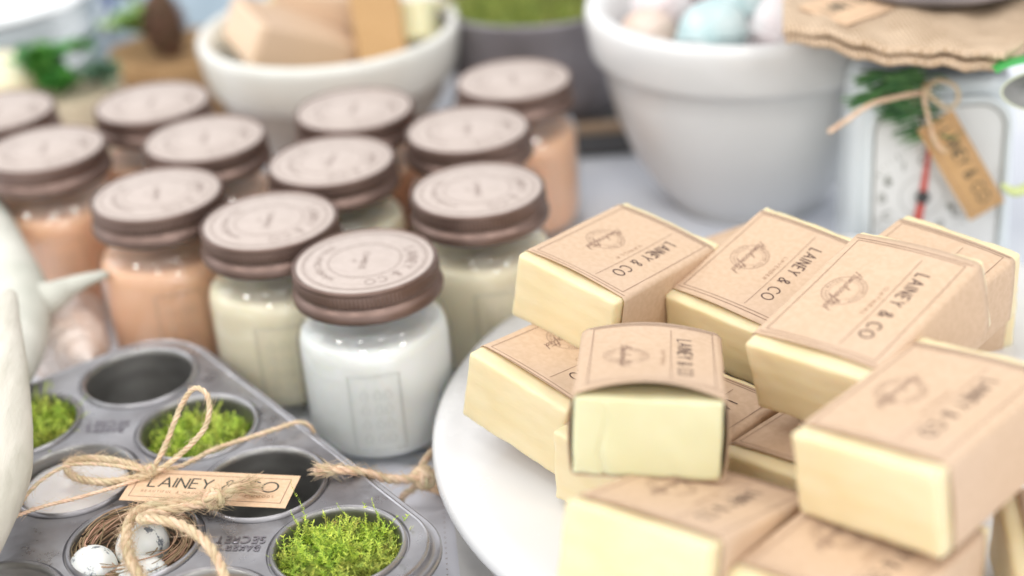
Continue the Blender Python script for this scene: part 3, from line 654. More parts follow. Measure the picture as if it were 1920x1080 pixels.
p = tinpt(1, 0); moss('moss', 'green moss in the muffin cup behind the upright twine loop', (p[0], p[1], 2.6), 2.45, 1.2, 520, 2, 'moss in the muffin cups')
p = tinpt(0, 1); moss('moss', 'green moss in the far left muffin cup beside the antler', (p[0]+.2, p[1], 3.0), 2.5, 1.5, 520, 3, 'moss in the muffin cups')
# tall single sprigs of the front clump
rn = random.Random(8); m = MB()
for (dx, dy, hgt, ln) in ((-1.55, 1.9, 1.6, 2.3), (-1.9, 1.5, 1.2, 1.4), (.2, 2.0, 1.4, 1.2), (1.5, 1.5, 1.0, 1.5), (1.75, 1.2, .6, 1.3), (-2.3, -.4, .9, 1.2)):
    p0 = Vector((dx, dy, .6)); d = Vector((rn.uniform(-.2, .1), rn.uniform(-.1, .3), 1)).normalized()
    for k in range(26):
        s_ = k/25; c = p0+d*ln*s_+Vector((.12*math.sin(s_*5), 0, 0))
        for q in range(3):
            a = rn.uniform(0, 6.28); dd = Vector((math.cos(a), math.sin(a), .7)).normalized(); ll = .2*(1.15-s_); b = len(m.v); sd_ = Vector((-math.sin(a), math.cos(a), 0))*.025
            m.v += [tuple(c-sd_), tuple(c+sd_), tuple(c+dd*ll)]; m.f.append((b, b+1, b+2))
mo = [o for o in COL.objects if o.name.startswith('moss_clump')][0]
m.obj('tall_moss_shoots', 'moss', mo, smooth=False, fix=False)

# ---------------------------------------------------------------- nest and eggs
p = tinpt(2, 1); NC = Vector((p[0], p[1], 0)); rn = random.Random(5)
t = thing('bird_nest', 'small brown twig nest lining the front left muffin cup', 'nest', (p[0], p[1], 2.6))
m = MB()
for i in range(260):
    a0 = rn.uniform(0, 2*PI); span = rn.uniform(.5, 2.0); th = rn.uniform(0, 2*PI); rq = abs(rn.gauss(0, .26)); R_ = 2.22; zz = 1.15
    if i % 4 == 0: R_ = 1.75; zz = .1; rq *= 1.6
    ph = rn.uniform(0, 6); pts = []
    for k in range(11):
        s_ = k/10; a = a0+span*s_; q = R_+rq*math.cos(th+s_*1.5)+.05*math.sin(ph+s_*7); z = zz+rq*1.1*math.sin(th+s_*1.5)+.10*math.sin(ph+a*2)
        if i % 17 == 0: q += .35*s_
        pts.append((q*math.cos(a), q*math.sin(a), z))
    m.tube(pts, [rn.uniform(.018, .042)]*11, 5, False)
m.obj('woven_twigs', 'twig', t, fix=False)
m = MB(); m.lathe([(2.3, .9), (2.2, .2), (1.7, -.5), (0, -.7)], 40); m.obj('nest_lining', mat('nest_lining', (.15, .12, .085), .9, col2=(.22, .17, .12), nscale=120, bump=.1, bscale=150), t)
def egg(label, c, r, rot):
    m = MB(); prof = []
    for k in range(25):
        a = PI*k/24; z = -math.cos(a); q = math.sin(a)*(1-.13*z); prof.append((max(q*r, 1e-4) if 0 < k < 24 else 0, z*r*1.3))
    m.lathe(prof, 40); o = m.obj('speckled_egg', 'egg', None, loc=c, rot=rot, weld=True); tag(o, label, 'egg', 'speckled eggs in the twig nest')
egg('speckled pale egg at the left in the twig nest', (-18.35, 55.0, 3.5), 1.0, (1.0, .3, .4))
egg('speckled pale egg at the back right of the nest, partly behind the frayed twine', (-16.6, 56.3, 3.5), 1.08, (1.1, -.9, .2))
egg('speckled pale egg at the front right of the nest near the photo edge', (-16.3, 54.3, 3.35), .95, (.9, .9, 1.0))

# ---------------------------------------------------------------- wax melts in cups
for (iu, iv, mt, z, lb) in ((1, 1, 'melt', 3.55, 'flat white wax melt in the muffin cup left of the tag'), (3, 1, 'melt_tan', 3.5, 'tan wax melt in the front muffin cup at the bottom edge'), (2, 2, 'melt', 3.1, 'white wax melt in the muffin cup at the lower left edge')):
    p = tinpt(iu, iv); m = MB()
    m.lathe([(0, z), (1.6, z+.03), (2.2, z-.02), (2.42, z-.12), (2.45, z-.3), (2.2, 1.6), (0, 1.6)], 64, lambda a, z_, r: r*(1+.008*math.sin(7*a+3)))
    o = m.obj('wax_melt', mt, None, loc=(p[0], p[1], 0), weld=True); tag(o, lb, 'wax melt', 'wax melts poured in muffin cups')

# ================================================================== TWINE
def twine(mb, fz, pts, R=.12, turns=None, fuzz=60, seed=0, fray0=0, fray1=0, strands=3):
    rn = random.Random(seed); P_ = smooth_path(pts, 10)
    # resample evenly
    L_ = [0]
    for i in range(1, len(P_)): L_.append(L_[-1]+(P_[i]-P_[i-1]).length)
    tot = L_[-1]; n = max(12, int(tot/.07)); Q = []; j = 0
    for k in range(n+1):
        s_ = tot*k/n
        while j < len(L_)-2 and L_[j+1] < s_: j += 1
        t_ = (s_-L_[j])/max(1e-6, L_[j+1]-L_[j]); Q.append(P_[j].lerp(P_[j+1], min(1, t_)))
    tn = [(Q[min(i+1, n)]-Q[max(i-1, 0)]).normalized() for i in range(n+1)]
    nr = (Vector((0, 0, 1))-tn[0]*tn[0].z); nr = nr.normalized() if nr.length > .01 else Vector((1, 0, 0)); fr = []
    for i in range(n+1):
        nr = (nr-tn[i]*nr.dot(tn[i])).normalized(); fr.append((nr.copy(), tn[i].cross(nr)))
    tw = tot/(R*7.5)*2*PI
    for s_ in range(strands):
        pts_ = []; rad = []
        for i in range(n+1):
            a = tw*i/n+2*PI*s_/strands; k = i/n
            sp_ = 1
            if fray1 and k > 1-.5/tot: sp_ = 1+1.6*(k-(1-.5/tot))*tot/.5*.5
            pts_.append(Q[i]+(fr[i][0]*math.cos(a)+fr[i][1]*math.sin(a))*R*.50*sp_+Vector((rn.uniform(-1, 1), rn.uniform(-1, 1), rn.uniform(-1, 1)))*R*.05); rad.append(R*.56*rn.uniform(.93, 1.07))
        mb.tube(pts_, rad, 7)
    # fibres lying along the yarn and hairs standing off it
    for k in range(int(fuzz*tot)):
        i = rn.randrange(0, n); a = rn.uniform(0, 2*PI); d = fr[i][0]*math.cos(a)+fr[i][1]*math.sin(a); ln = rn.uniform(.15, .6)*(R/.12)**.5
        out = rn.uniform(.05, .8); p = Q[i]+d*R*.95; dr = (tn[i]*rn.choice((-1, 1))+d*out).normalized(); cv = Vector((rn.uniform(-1, 1), rn.uniform(-1, 1), rn.uniform(-1, 1)))*.35
        fz.tube([p, p+dr*ln*.4+cv*ln*.1, p+dr*ln*.75+cv*ln*.3, p+dr*ln+cv*ln*.6], [.010, .008, .006, .003], 3, False)
    for fl, i0, sg in ((fray0, 0, -1), (fray1, n, 1)):
        for k in range(int(fl*190)):
            a = rn.uniform(0, 2*PI); d = fr[i0][0]*math.cos(a)+fr[i0][1]*math.sin(a); q = R*math.sqrt(rn.random()); p = Q[i0]-tn[i0]*sg*rn.uniform(0, .7)+d*q*1.1
            ln = rn.uniform(.5, 1.0)*fl; dr = (tn[i0]*sg+d*rn.uniform(0, .55)).normalized(); cv = Vector((rn.uniform(-1, 1), rn.uniform(-1, 1), rn.uniform(-1, 1)))
            fz.tube([p, p+dr*ln*.5, p+dr*ln+cv*ln*.2], [.022, .018, .008], 4, False)
def knot(mb, fz, c, R, seed, size=1.0):
    c = Vector(c); rn = random.Random(seed)
    for q in range(3):
        ax = Vector((rn.uniform(-1, 1), rn.uniform(-1, 1), rn.uniform(-.6, .6))).normalized(); b1 = ax.orthogonal().normalized(); b2 = ax.cross(b1)
        pts = [c+(b1*math.cos(a)+b2*math.sin(a))*R*1.5*size+ax*R*.6*(q-1) for a in [2*PI*k/12 for k in range(13)]]
        twine(mb, fz, pts, R, fuzz=25, seed=seed+q)
# --- bow tied to the tag
t = thing('twine_bow', 'thin jute twine bow with an upright loop tied to the tag', 'twine', (-16.6, 60.3, 4.6))
def rel(pts, c): return [tuple(Vector(p_)-Vector(c)) for p_ in pts]
C0 = (-16.6, 60.3, 4.6); fz = MB()
m = MB(); twine(m, fz, rel([(-16.6, 60.31, 4.6), (-15.9, 61.06, 5.6), (-15.11, 61.84, 7.0), (-14.39, 61.88, 7.8), (-13.76, 61.34, 7.6), (-13.97, 60.69, 6.5), (-15.34, 60.51, 5.2), (-16.43, 60.14, 4.7)], C0), .12, fuzz=12, seed=1); m.obj('upright_loop', 'twine', t, fix=False)
m = MB(); twine(m, fz, rel([(-16.54, 60.03, 4.7), (-17.99, 60.91, 4.85), (-19.53, 61.42, 4.85), (-20.61, 61.57, 4.6), (-20.28, 60.7, 4.5), (-19.05, 59.96, 4.55), (-17.7, 59.84, 4.6), (-16.54, 60.03, 4.7)], C0), .17, fuzz=45, seed=2, strands=4); m.obj('side_loop', 'twine', t, fix=False)
m = MB(); twine(m, fz, rel([(-16.6, 60.31, 4.6), (-15.4, 60.92, 4.4), (-14.1, 61.96, 4.45), (-12.5, 62.84, 4.4), (-11.09, 63.53, 4.4), (-10.41, 63.97, 4.3), (-9.95, 64.2, 3.9), (-9.8, 64.25, 3.3)], C0), .11, fuzz=10, seed=3)
m.obj('long_tail', 'twine', t, fix=False)
m = MB(); twine(m, fz, rel([(-16.51, 60.0, 4.8), (-18.56, 60.42, 5.1), (-20.28, 60.6, 5.1), (-21.29, 59.78, 5.0), (-21.78, 58.41, 5.0), (-21.88, 56.86, 5.0)], C0), .085, fuzz=10, seed=4)
twine(m, fz, rel([(-16.56, 60.09, 4.6), (-17.98, 59.38, 4.6), (-19.72, 58.69, 4.6), (-20.97, 58.13, 4.7), (-22.02, 57.0, 5.0)], C0), .085, fuzz=10, seed=5); m.obj('left_tail', 'twine', t, fix=False)
m = MB(); knot(m, fz, (0, -.1, .15), .13, 20); m.obj('knot', 'twine', t, fix=False)
fz.obj('loose_fibres', 'twine', t, fix=False)
# --- thick frayed twine over the nest
t = thing('thick_twine', 'thick frayed jute cord knotted over the tag and looping across the nest', 'twine', (-14.5, 57, 4.8)); C1 = (-14.5, 57, 4.8); fz = MB()
m = MB(); twine(m, fz, rel([(-12.0, 58.1, 4.95), (-12.35, 57.91, 5.05), (-12.85, 57.44, 5.1), (-13.4, 57.15, 5.0), (-14.4, 57.43, 4.8), (-15.5, 57.25, 4.9), (-16.44, 56.64, 5.15), (-16.73, 55.52, 5.2), (-16.59, 54.35, 5.1), (-16.2, 53.14, 4.9), (-15.48, 52.1, 4.7)], C1), .22, fuzz=120, seed=6, fray0=.9); m.obj('frayed_cord', 'twine', t, fix=False)
m = MB(); twine(m, fz, rel([(-13.55, 57.17, 4.9), (-14.69, 57.0, 4.85), (-15.79, 56.43, 5.1), (-16.18, 55.6, 5.4), (-15.17, 54.75, 5.9), (-14.1, 54.17, 5.9), (-13.13, 53.23, 5.7), (-12.53, 52.32, 5.4), (-12.13, 51.3, 5.1)], C1), .20, fuzz=40, seed=7); m.obj('looping_cord', 'twine', t, fix=False)
m = MB(); knot(m, fz, (1.15, .15, .25), .2, 31); m.obj('knot', 'twine', t, fix=False)
fz.obj('loose_fibres', 'twine', t, fix=False)
# --- second twine going under the cake stand
t = thing('twine_knot', 'jute cord with a frayed end, knotted beside the cake stand rim', 'twine', (-5, 61.5, 2.2)); C2 = (-5, 61.5, 2.2); fz = MB()
m = MB(); twine(m, fz, rel([(-9.12, 59.91, 4.32), (-8.52, 59.74, 4.32), (-7.82, 59.7, 4.25), (-7.07, 60.1, 3.75), (-6.31, 60.53, 3.1), (-5.53, 61.1, 2.6), (-4.84, 61.52, 2.3)], C2), .20, fuzz=45, seed=9, fray0=.6); m.obj('frayed_cord', 'twine', t, fix=False)
m = MB(); twine(m, fz, rel([(-4.84, 61.74, 2.2), (-5.27, 61.81, 1.6), (-5.83, 62.1, 1.0), (-6.1, 62.2, .3)], C2), .15, fuzz=25, seed=10)
twine(m, fz, rel([(-4.96, 61.54, 2.2), (-4.75, 63.11, 2.1), (-4.3, 64.57, 1.7), (-3.6, 65.4, 1.2), (-2.9, 65.0, .8)], C2), .17, fuzz=25, seed=11)
twine(m, fz, rel([(-4.7, 61.2, 2.0), (-4.0, 62.6, 2.0), (-3.2, 63.6, 1.6), (-2.5, 63.9, 1.0)], C2), .17, fuzz=25, seed=14); m.obj('short_tail', 'twine', t, fix=False)
m = MB(); knot(m, fz, (.25, .15, 0), .21, 41, 1.25); m.obj('knot', 'twine', t, fix=False)
fz.obj('loose_fibres', 'twine', t, fix=False)

# ================================================================== TAGS
def gift_tag(name, label, loc, rot, w_, h_, big, cardmat='kraft_tag', inkmat='ink_green', small=None, mode='XYZ', bw=.085):
    t = thing(name, label, 'gift tag', loc, rot, None, mode); m = MB()
    rows = []
    for z in (0, .035):
        rows.append([(-w_/2, -h_/2, z), (w_/2, -h_/2, z), (w_/2, h_/2, z), (-w_/2, h_/2, z)])
    b = m.grid(rows, False, True); m.f += [(b, b+1, b+2, b+3), (b+4, b+5, b+6, b+7)]
    card = m.obj('card', cardmat, t, smooth=False)
    Z = lambda x, y: (x, y, .042)
    m = MB(); e = h_*.13; m.ribbon([(-w_/2+e, -h_/2+e), (w_/2-e, -h_/2+e), (w_/2-e, h_/2-e), (-w_/2+e, h_/2-e)], .035, Z, closed=True); m.obj('border_line_print', 'ink_mid' if inkmat != 'ink' else 'ink', card, fix=False)
    m = MB(); put_text(m, big, h_*.30, bw, lambda a, b: Z(a+w_*.01, b+h_*.10), length=w_*.78, gap=.2); m.obj('brand_name_print', inkmat, card, fix=False)
    if small:
        m = MB(); put_text(m, small, h_*.065, .022, lambda a, b: Z(a, b-h_*.19), length=w_*.80, gap=.6); m.obj('tagline_print', 'ink_faint', card, fix=False)
    return t
gift_tag('gift_tag', 'kraft paper name tag lying across the muffin tin under the twine bow', (-13.85, 58.95, 4.40), (math.radians(-1), math.radians(1), math.radians(-11)), 7.5, 2.45, 'LAINEY & CO', small='BEAUTIFUL & HANDCRAFTED HOME GOODS')
gift_tag('gift_tag', 'kraft tag slipped under the rim of the cake stand beside the twine knot', (-2.1, 62.4, .85), (math.radians(8), math.radians(0), math.radians(-35)), 5.2, 2.4, 'LAINEY & CO')
# hanging tag on the scale: local x runs down the tag
d = Vector((26.0-23.3, 0, 5.4-10.2)).normalized(); n_ = Vector((0, -1, 0)); yv = n_.cross(d)
mt_ = Matrix((d, yv, n_)).transposed()
tg = gift_tag('gift_tag', 'tan tag hanging on twine in front of the white kitchen scale dial', (24.5, 79.0-.35, 7.9), (0, 0, 0), 6.4, 2.1, 'LAINEY & CO', 'kraft_dark', 'ink_green', bw=.09)
tg.rotation_euler = mt_.to_euler()
gift_tag('gift_tag', 'pale tag resting on top of the folded burlap', (19.2, 81.6, 16.35), (math.radians(4), 0, math.radians(35)), 5.0, 3.4, 'LAINEY & CO', small=None)

# ================================================================== ANTLERS, SHELLS
t = thing('antler', 'smooth bleached antler tine standing at the left edge in front of the muffin tin', 'antler', (-22.5, 60, 6))
rn = random.Random(4)
def bone(mb, pts, rad, seed=0, n=28):
    P_ = smooth_path(pts, 8); k = len(P_); R_ = []
    for i in range(k):
        s_ = i/(k-1)*(len(rad)-1); j = min(int(s_), len(rad)-2); R_.append(rad[j]+(rad[j+1]-rad[j])*(s_-j))
    # rounded tip
    mb.tube([P_[0]+(P_[0]-P_[1]).normalized()*R_[0]*q for q in (.95, .8, .5)]+P_, [R_[0]*.25, R_[0]*.58, R_[0]*.86]+R_, n)
m = MB(); bone(m, rel([(-24.1, 69.3, 9.3), (-23.9, 67.52, 9.0), (-23.3, 63.86, 8.2), (-22.85, 60.55, 7.4), (-22.55, 58.07, 6.8), (-22.6, 55.52, 6.3), (-23.2, 52.5, 5.6), (-24.5, 49.5, 4.8)], (-22.5, 60, 6)), [.40, .66, 1.12, 1.42, 1.52, 1.35, 1.25, 1.3]); m.obj('tine', 'antler', t)
m = MB(); bone(m, rel([(-26.8, 55, 4.9), (-25.5, 52, 4.6), (-24.5, 49.5, 4.8), (-24, 45, 4.6), (-26, 38, 3.4)], (-22.5, 60, 6)), [.5, 1.0, 1.4, 1.7, 1.9]); m.obj('beam', 'antler', t)
t = thing('antler', 'blurred grey-green antler branching at the left edge behind the muffin tin', 'antler', (-27, 80, 5))
m = MB(); bone(m, rel([(-34.5, 92, 7.2), (-30.3, 85.6, 6.8), (-28.0, 80.5, 6.2), (-26.1, 76.35, 5.6), (-25.2, 72.28, 5.0), (-24.6, 67.65, 5.4)], (-27, 80, 5)), [.9, 1.4, 1.65, 1.65, 1.3, .8]); m.obj('beam', 'antler_grey', t)
m = MB(); bone(m, rel([(-21.35, 76.67, 6.5), (-22.31, 76.61, 6.3), (-23.34, 76.51, 6.0), (-24.41, 76.04, 5.7), (-26.1, 76.3, 5.4)], (-27, 80, 5)), [.2, .36, .55, .9, 1.3]); m.obj('tine', 'antler_grey', t)
def shell(label, loc, rot, r, h):
    m = MB(); prof = [(0, h)]
    for k in range(1, 40):
        s_ = k/39; prof.append((r*s_**.8*(1+.07*math.sin(s_*26)), h*(1-s_)))
    prof += [(r*.8, -.12*h), (r*.3, -.05*h), (0, 0)]
    m.lathe(prof, 48, lambda a, z, q: q*(1+.03*math.cos(a*14)+.10*math.cos(a-1))); o = m.obj('sea_shell', 'shell', None, loc=loc, rot=rot, weld=True); tag(o, label, 'shell')
shell('large pink and white ridged shell behind the left of the muffin tin', (-24.1, 76.3, 2.2), (1.25, .1, .5), 2.1, 4.6)
shell('small pale rounded shell beside the larger one under the antler tine', (-24.9, 81.7, 1.5), (.4, .3, 0), 1.5, 2.4)

# ================================================================== BOWLS
t = thing('mixing_bowl', 'cream-green banded stoneware bowl holding wrapped soaps behind the jars', 'bowl', (-11.0, 105.6, 0))
m = MB(); m.lathe([(0, 2.2), (4, 2.6), (6.4, 4.8), (7.9, 8.2), (8.2, 9.6), (8.4, 9.75), (8.65, 9.8), (8.9, 9.6), (8.95, 9.1), (8.75, 7.6), (8.5, 6.6), (8.3, 6.3), (8.1, 6.2)], 128); m.obj('glazed_bowl', 'bowl_cream', t, weld=True)
m = MB(); m.lathe([(8.1, 6.2), (7.4, 4.6), (6.2, 2.8), (5.2, 1.6), (4.9, 1.2), (5.1, .3), (5.0, 0), (0, .1)], 128); m.obj('bowl_base', 'bowl_body', t, weld=True)
t = thing('mixing_bowl', 'large pale grey collared mixing bowl full of bath bombs behind the soap pile', 'bowl', (15.6, 94.2, 0))
m = MB(); m.lathe([(0, 1.2), (3.6, 1.5), (6.2, 5.0), (7.7, 9.6), (8.5, 12.6), (8.8, 13.15), (9.35, 13.35), (9.75, 13.2), (9.9, 12.7), (9.85, 12.0), (9.65, 10.5), (9.5, 10.15), (9.05, 9.98), (8.85, 9.75), (8.65, 8.2), (8.15, 6.0), (7.3, 3.8), (6.2, 1.9), (5.3, .8), (4.9, .5), (4.95, .1), (4.6, 0), (0, .15)], 128); m.obj('glazed_bowl', 'bowl_grey', t, weld=True)
def ball(label, mt, c, r, seed):
    rn = random.Random(seed); a_, b_, c_ = [rn.uniform(0, 6) for _ in range(3)]
    m = MB(); prof = [(r*math.sin(PI*k/20) if 0 < k < 20 else 0, -r*math.cos(PI*k/20)) for k in range(21)]
    m.lathe(prof, 32, lambda a, z, q: q*(1+.04*math.sin(3*a+a_+z)+.03*math.sin(5*a+b_)))
    m.lathe([(r*1.01, -.14), (r*1.07, -.08), (r*1.07, .08), (r*1.01, .14)], 32)
    o = m.obj('bath_bomb', mt, None, loc=c, rot=(rn.uniform(-.6, .6), rn.uniform(-.6, .6), 0), weld=True); tag(o, label, 'bath bomb', 'bath bombs in the grey bowl')
ball('teal blue bath bomb at the front of the grey bowl', 'bomb_teal', (12.9, 90.2, 12.2), 2.1, 1)
ball('second teal bath bomb, further right and smaller than the front one', 'bomb_teal', (14.8, 92.9, 13.2), 1.6, 2)
ball('white bath bomb with a pink tinge touching the burlap side of the bowl', 'bomb_white', (17.0, 90.3, 12.4), 1.9, 3)
ball('tan bath bomb at the left wall inside the grey bowl', 'bomb_tan', (9.3, 92.6, 11.6), 1.7, 4)
ball('pale pink bath bomb half under the burlap in the grey bowl', 'bomb_pink', (19.4, 92.6, 12.0), 1.8, 5)
ball('white bath bomb between the tan one and the teal one', 'bomb_white', (10.6, 95.6, 12.6), 1.9, 6)
ball('palest blue-white bath bomb highest at the back of the grey bowl', 'bomb_white', (14.2, 97.0, 13.2), 1.9, 7)
m = MB(); m.lathe([(0, 10.6), (7, 10.4)], 40); o = m.obj('shredded_filler', 'bomb_white', None, loc=(14.9, 94.2, 0)); tag(o, 'pale shredded filler under the bath bombs in the grey bowl', 'filler')
GB = 'soaps standing in the cream bowl'
soap_bar('wide pinkish soap bar lying in the left of the cream bowl', (-13.6, 106.6, 8.4), (-62, -24, 8), (5.6, 8.0, 3.0), seed=21, group=GB, detail=False, soapmat='melt_tan')
soap_bar('brown wrapped soap bar standing upright in the cream bowl', (-7.6, 106.2, 8.6), (10, 72, -10), (3.2, 7.6, 2.4), seed=22, group=GB, detail=False, wrap='kraft_dark')
soap_bar('yellow soap bar at the right side of the cream bowl', (-4.9, 108.9, 8.2), (-30, -20, -12), (4.6, 6.4, 2.6), seed=23, group=GB, detail=False, soapmat='soap_pale', y0=-.4, y1=.3)
soap_bar('pale wrapped soap bar lying at the back of the cream bowl', (-11.2, 111.6, 8.6), (80, 10, 10), (5.6, 8.0, 3.0), seed=24, group=GB, detail=False)
soap_bar('soap bar buried in the bottom of the cream bowl beneath the others', (-11.0, 108.0, 4.9), (20, 0, 0), (5.6, 8.0, 3.0), seed=25, group=GB, detail=False)

# ================================================================== ZINC POT WITH MOSS ON A SLATE TRAY
t = thing('slate_tray', 'dark slate tray with a pale wooden edge under the zinc pot', 'tray', (4.6, 109.5, 0), (0, 0, math.radians(-2)))
m = MB(); m.rbox(15.5, 15, 1.7, .15, (4, 4, 4), c=(0, 0, .87)); m.obj('slab', 'slate', t)
m = MB(); m.rbox(15.6, .9, .6, .1, (4, 4, 4), c=(0, -7.1, 2.03)); m.obj('wooden_edge', 'wood', t)
m = MB(); m.rbox(15.6, .9, .6, .1, (4, 4, 4), c=(0, 7.1, 2.03)); m.obj('wooden_edge', 'wood', t)
t = thing('zinc_pot', 'dull grey-brown zinc pot filled with yellow-green moss, behind the jars', 'pot', (3.2, 108.5, 1.75))
m = MB(); m.lathe([(0, 0), (5.2, 0), (5.5, .3), (6.2, 4.3), (6.3, 4.6), (6.4, 4.9), (6.8, 7.6), (7.0, 7.9), (6.8, 8.05), (6.6, 7.9), (6.1, 5), (0, 4.8)], 96); m.obj('pot_wall', 'zinc', t, weld=True)
mossy = len(COL.objects); moss('moss', 'yellow-green moss mound in the zinc pot', (3.2, 108.5, 9.0), 6.2, 1.9, 900, 9)
M['moss_dull'] = mat('olive_moss', (.22, .27, .05), .8, col2=(.33, .36, .08), nscale=40, island=.4, mottle=(40, (.20, .15, .08), .8))
for ch in [o for o in COL.objects if o.name.startswith('moss_sprigs')]:
    if ch.parent and ch.parent.location.y > 1: ch.data.materials[0] = M['moss_dull']
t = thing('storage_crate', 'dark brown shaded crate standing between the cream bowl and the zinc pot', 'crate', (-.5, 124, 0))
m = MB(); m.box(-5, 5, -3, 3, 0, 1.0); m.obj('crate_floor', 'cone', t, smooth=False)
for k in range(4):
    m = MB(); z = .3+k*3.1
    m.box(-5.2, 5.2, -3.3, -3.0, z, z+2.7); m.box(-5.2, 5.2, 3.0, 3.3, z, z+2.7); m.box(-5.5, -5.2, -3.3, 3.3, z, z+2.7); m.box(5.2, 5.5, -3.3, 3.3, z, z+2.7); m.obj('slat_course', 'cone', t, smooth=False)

# ================================================================== UPPER LEFT BACKGROUND
PLG = 'stacked glazed plates'
for k in range(7):
    m = MB(); z = .1+k*1.22
    top_ = k == 6
    m.lathe([(0, 0), (5.2, 0), (5.5, .25), (8.0, .75), (8.9, 1.05), (9.0, 1.18), (8.9, 1.24), (7.6, .95), (5.6, .5), (0, .35)], 96)
    o = m.obj('dinner_plate', 'plate_white' if top_ else 'plate', None, loc=(-39.3+.25*math.sin(k*2), 123+.2*math.cos(k*3), z), weld=True)
    tag(o, 'white glazed plate on top of the stack at the upper left corner' if top_ else 'grey-green glazed plate in the middle of the stack at the upper left', 'plate', PLG)
m = MB(); m.lathe([(0, 7.4), (2.9, 7.4), (3.5, 7.5), (3.75, 7.2), (3.8, 6.8), (3.8, .3), (3.6, 0), (0, 0)], 64)
o = m.obj('pillar_candle', 'pillar', None, loc=(-35.6, 109.0, 0), weld=True); tag(o, 'broad pale yellow pillar candle in front of the plates at the left edge', 'candle')
m = MB(); m.lathe([(0, 5.6), (2.9, 5.6), (3.4, 5.8), (3.5, 5.4), (3.75, 3), (3.6, .6), (3.2, 0), (0, 0)], 64, lambda a, z, r: r*(1+.03*math.sin(9*a)+.02*math.sin(4*a+z)))
def leaves(mb, c, n, L0, W0, rn, spread=1.2, up=.5, cup=.3):
    for i in range(n):
        a = rn.uniform(0, 2*PI); el = rn.uniform(up, spread); d = Vector((math.cos(a)*math.sin(el), math.sin(a)*math.sin(el), math.cos(el)))
        s_ = d.cross(Vector((0, 0, 1))); s_ = s_.normalized() if s_.length > .1 else Vector((1, 0, 0)); nn = s_.cross(d)
        L_ = L0*rn.uniform(.7, 1.2); W_ = W0*rn.uniform(.8, 1.2); c0 = Vector(c)+Vector((rn.uniform(-1, 1), rn.uniform(-1, 1), rn.uniform(-.5, .5)))*L0*.35; rows = []
        for k in range(8):
            q = k/7; wd = W_*math.sin(PI*min(1, q*.92+.06))**.8; ce = c0+d*L_*q+Vector((0, 0, -1))*L_*.25*q*q
            rows.append([ce-s_*wd+nn*cup*wd, ce, ce+s_*wd+nn*cup*wd])
        mb.grid(rows)
t = thing('potted_plant', 'pale burlap pot with bright green rosette leaves left of the back row of jars', 'plant', (-29.8, 108.4, 0))
m.obj('burlap_pot', 'sack', t, weld=True)
rn = random.Random(12); m = MB(); leaves(m, (-1.6, -.3, 7.6), 50, 2.2, .7, rn); leaves(m, (-.3, -1.4, 6.2), 34, 1.9, .65, rn); m.obj('bright_leaves', 'leaf', t, fix=False)
m = MB(); leaves(m, (2.3, -.3, 6.4), 34, 1.9, .5, rn); m.obj('grey_leaves', 'leaf_grey', t, fix=False)
m = MB(); leaves(m, (1.0, .6, 8.3), 14, 1.5, .5, rn); m.obj('young_leaves', 'leaf', t, fix=False)
m = MB(); m.lathe([(0, 4.9), (3.6, 4.9), (4.4, 5.2), (4.6, 4.6), (4.9, 3), (4.4, .5), (4, 0), (0, 0)], 64, lambda a, z, r: r*(1+.04*math.sin(7*a)+.03*math.sin(3*a+z)))
t = thing('burlap_basket', 'brown burlap wrapped basket left of the cream bowl with leaves and a pine cone', 'basket', (-24.3, 117.0, 0)); m.obj('basket_wall', 'burlap_brown', t, weld=True)
m = MB(); leaves(m, (-2.2, -.4, 7.0), 40, 2.3, .7, rn); leaves(m, (-2.5, .5, 9.4), 26, 2.2, .7, rn); m.obj('pale_leaves', 'leaf_pale', t, fix=False)
m = MB(); leaves(m, (-2.6, 1.6, 10.6), 22, 2.2, .8, rn); leaves(m, (1.2, 2.6, 11.0), 14, 2.2, .7, rn); m.obj('bright_leaves', 'leaf', t, fix=False)
t = thing('pine_cone', 'dark brown pine cone standing on the burlap basket', 'pine cone', (-24.1, 116.0, 5.0), (.12, 0, 0))
m = MB(); m.lathe([(0, 0), (.9, .3), (1.4, 1.4), (1.3, 3), (.8, 4.6), (0, 5.4)], 24); m.obj('core', 'cone', t, weld=True)
m = MB()
for k in range(90):
    a = k*2.39996; q = k/89; z = .2+5.0*q; r = 1.75*math.sin(PI*(.18+.8*q))**.8; d = Vector((math.cos(a), math.sin(a), .25)).normalized(); s_ = Vector((-math.sin(a), math.cos(a), 0)); c = Vector((0, 0, z)); e_ = c+d*r
    b = len(m.v); m.v += [tuple(c+s_*.12), tuple(c-s_*.12), tuple(e_-s_*.34), tuple(e_+s_*.34), tuple(e_+d*.12+Vector((0, 0, -.22))), tuple(c-Vector((0, 0, .3)))]
    m.f += [(b, b+1, b+2, b+3), (b+3, b+2, b+4), (b, b+3, b+4, b+5), (b+1, b+5, b+4, b+2)]
m.obj('cone_scales', 'cone', t, smooth=False, fix=False)
t = thing('glass_bottle', 'small deep blue bottle on a brown stand far behind the green plant', 'bottle', (-33.6, 134.5, 0))
m = MB(); m.lathe([(0, 3.0), (1.6, 3.0), (1.8, 3.4), (1.8, 7.4), (1.2, 8.6), (.7, 9.2), (.7, 10.6), (0, 10.6)], 40); m.obj('bottle_body', 'blue', t, weld=True)
m = MB(); m.lathe([(0, 0), (1.3, 0), (1.2, 1.2), (.7, 2.2), (1.4, 3.0), (0, 3.0)], 32); m.obj('stand', 'cone', t, weld=True)
m = MB(); P = []
for i in range(41):
    row = []
    for j in range(13): x = -42+i*1.05; y = 128+j*2.2; row.append((x, y, .6+.35*math.sin(x*.4+j*.5)+.2*math.sin(x*1.1)))
    P.append(row)
m.grid(P); Q2 = [[(a, b, c-.5) for a, b, c in r_] for r_ in P]; m.grid(Q2)
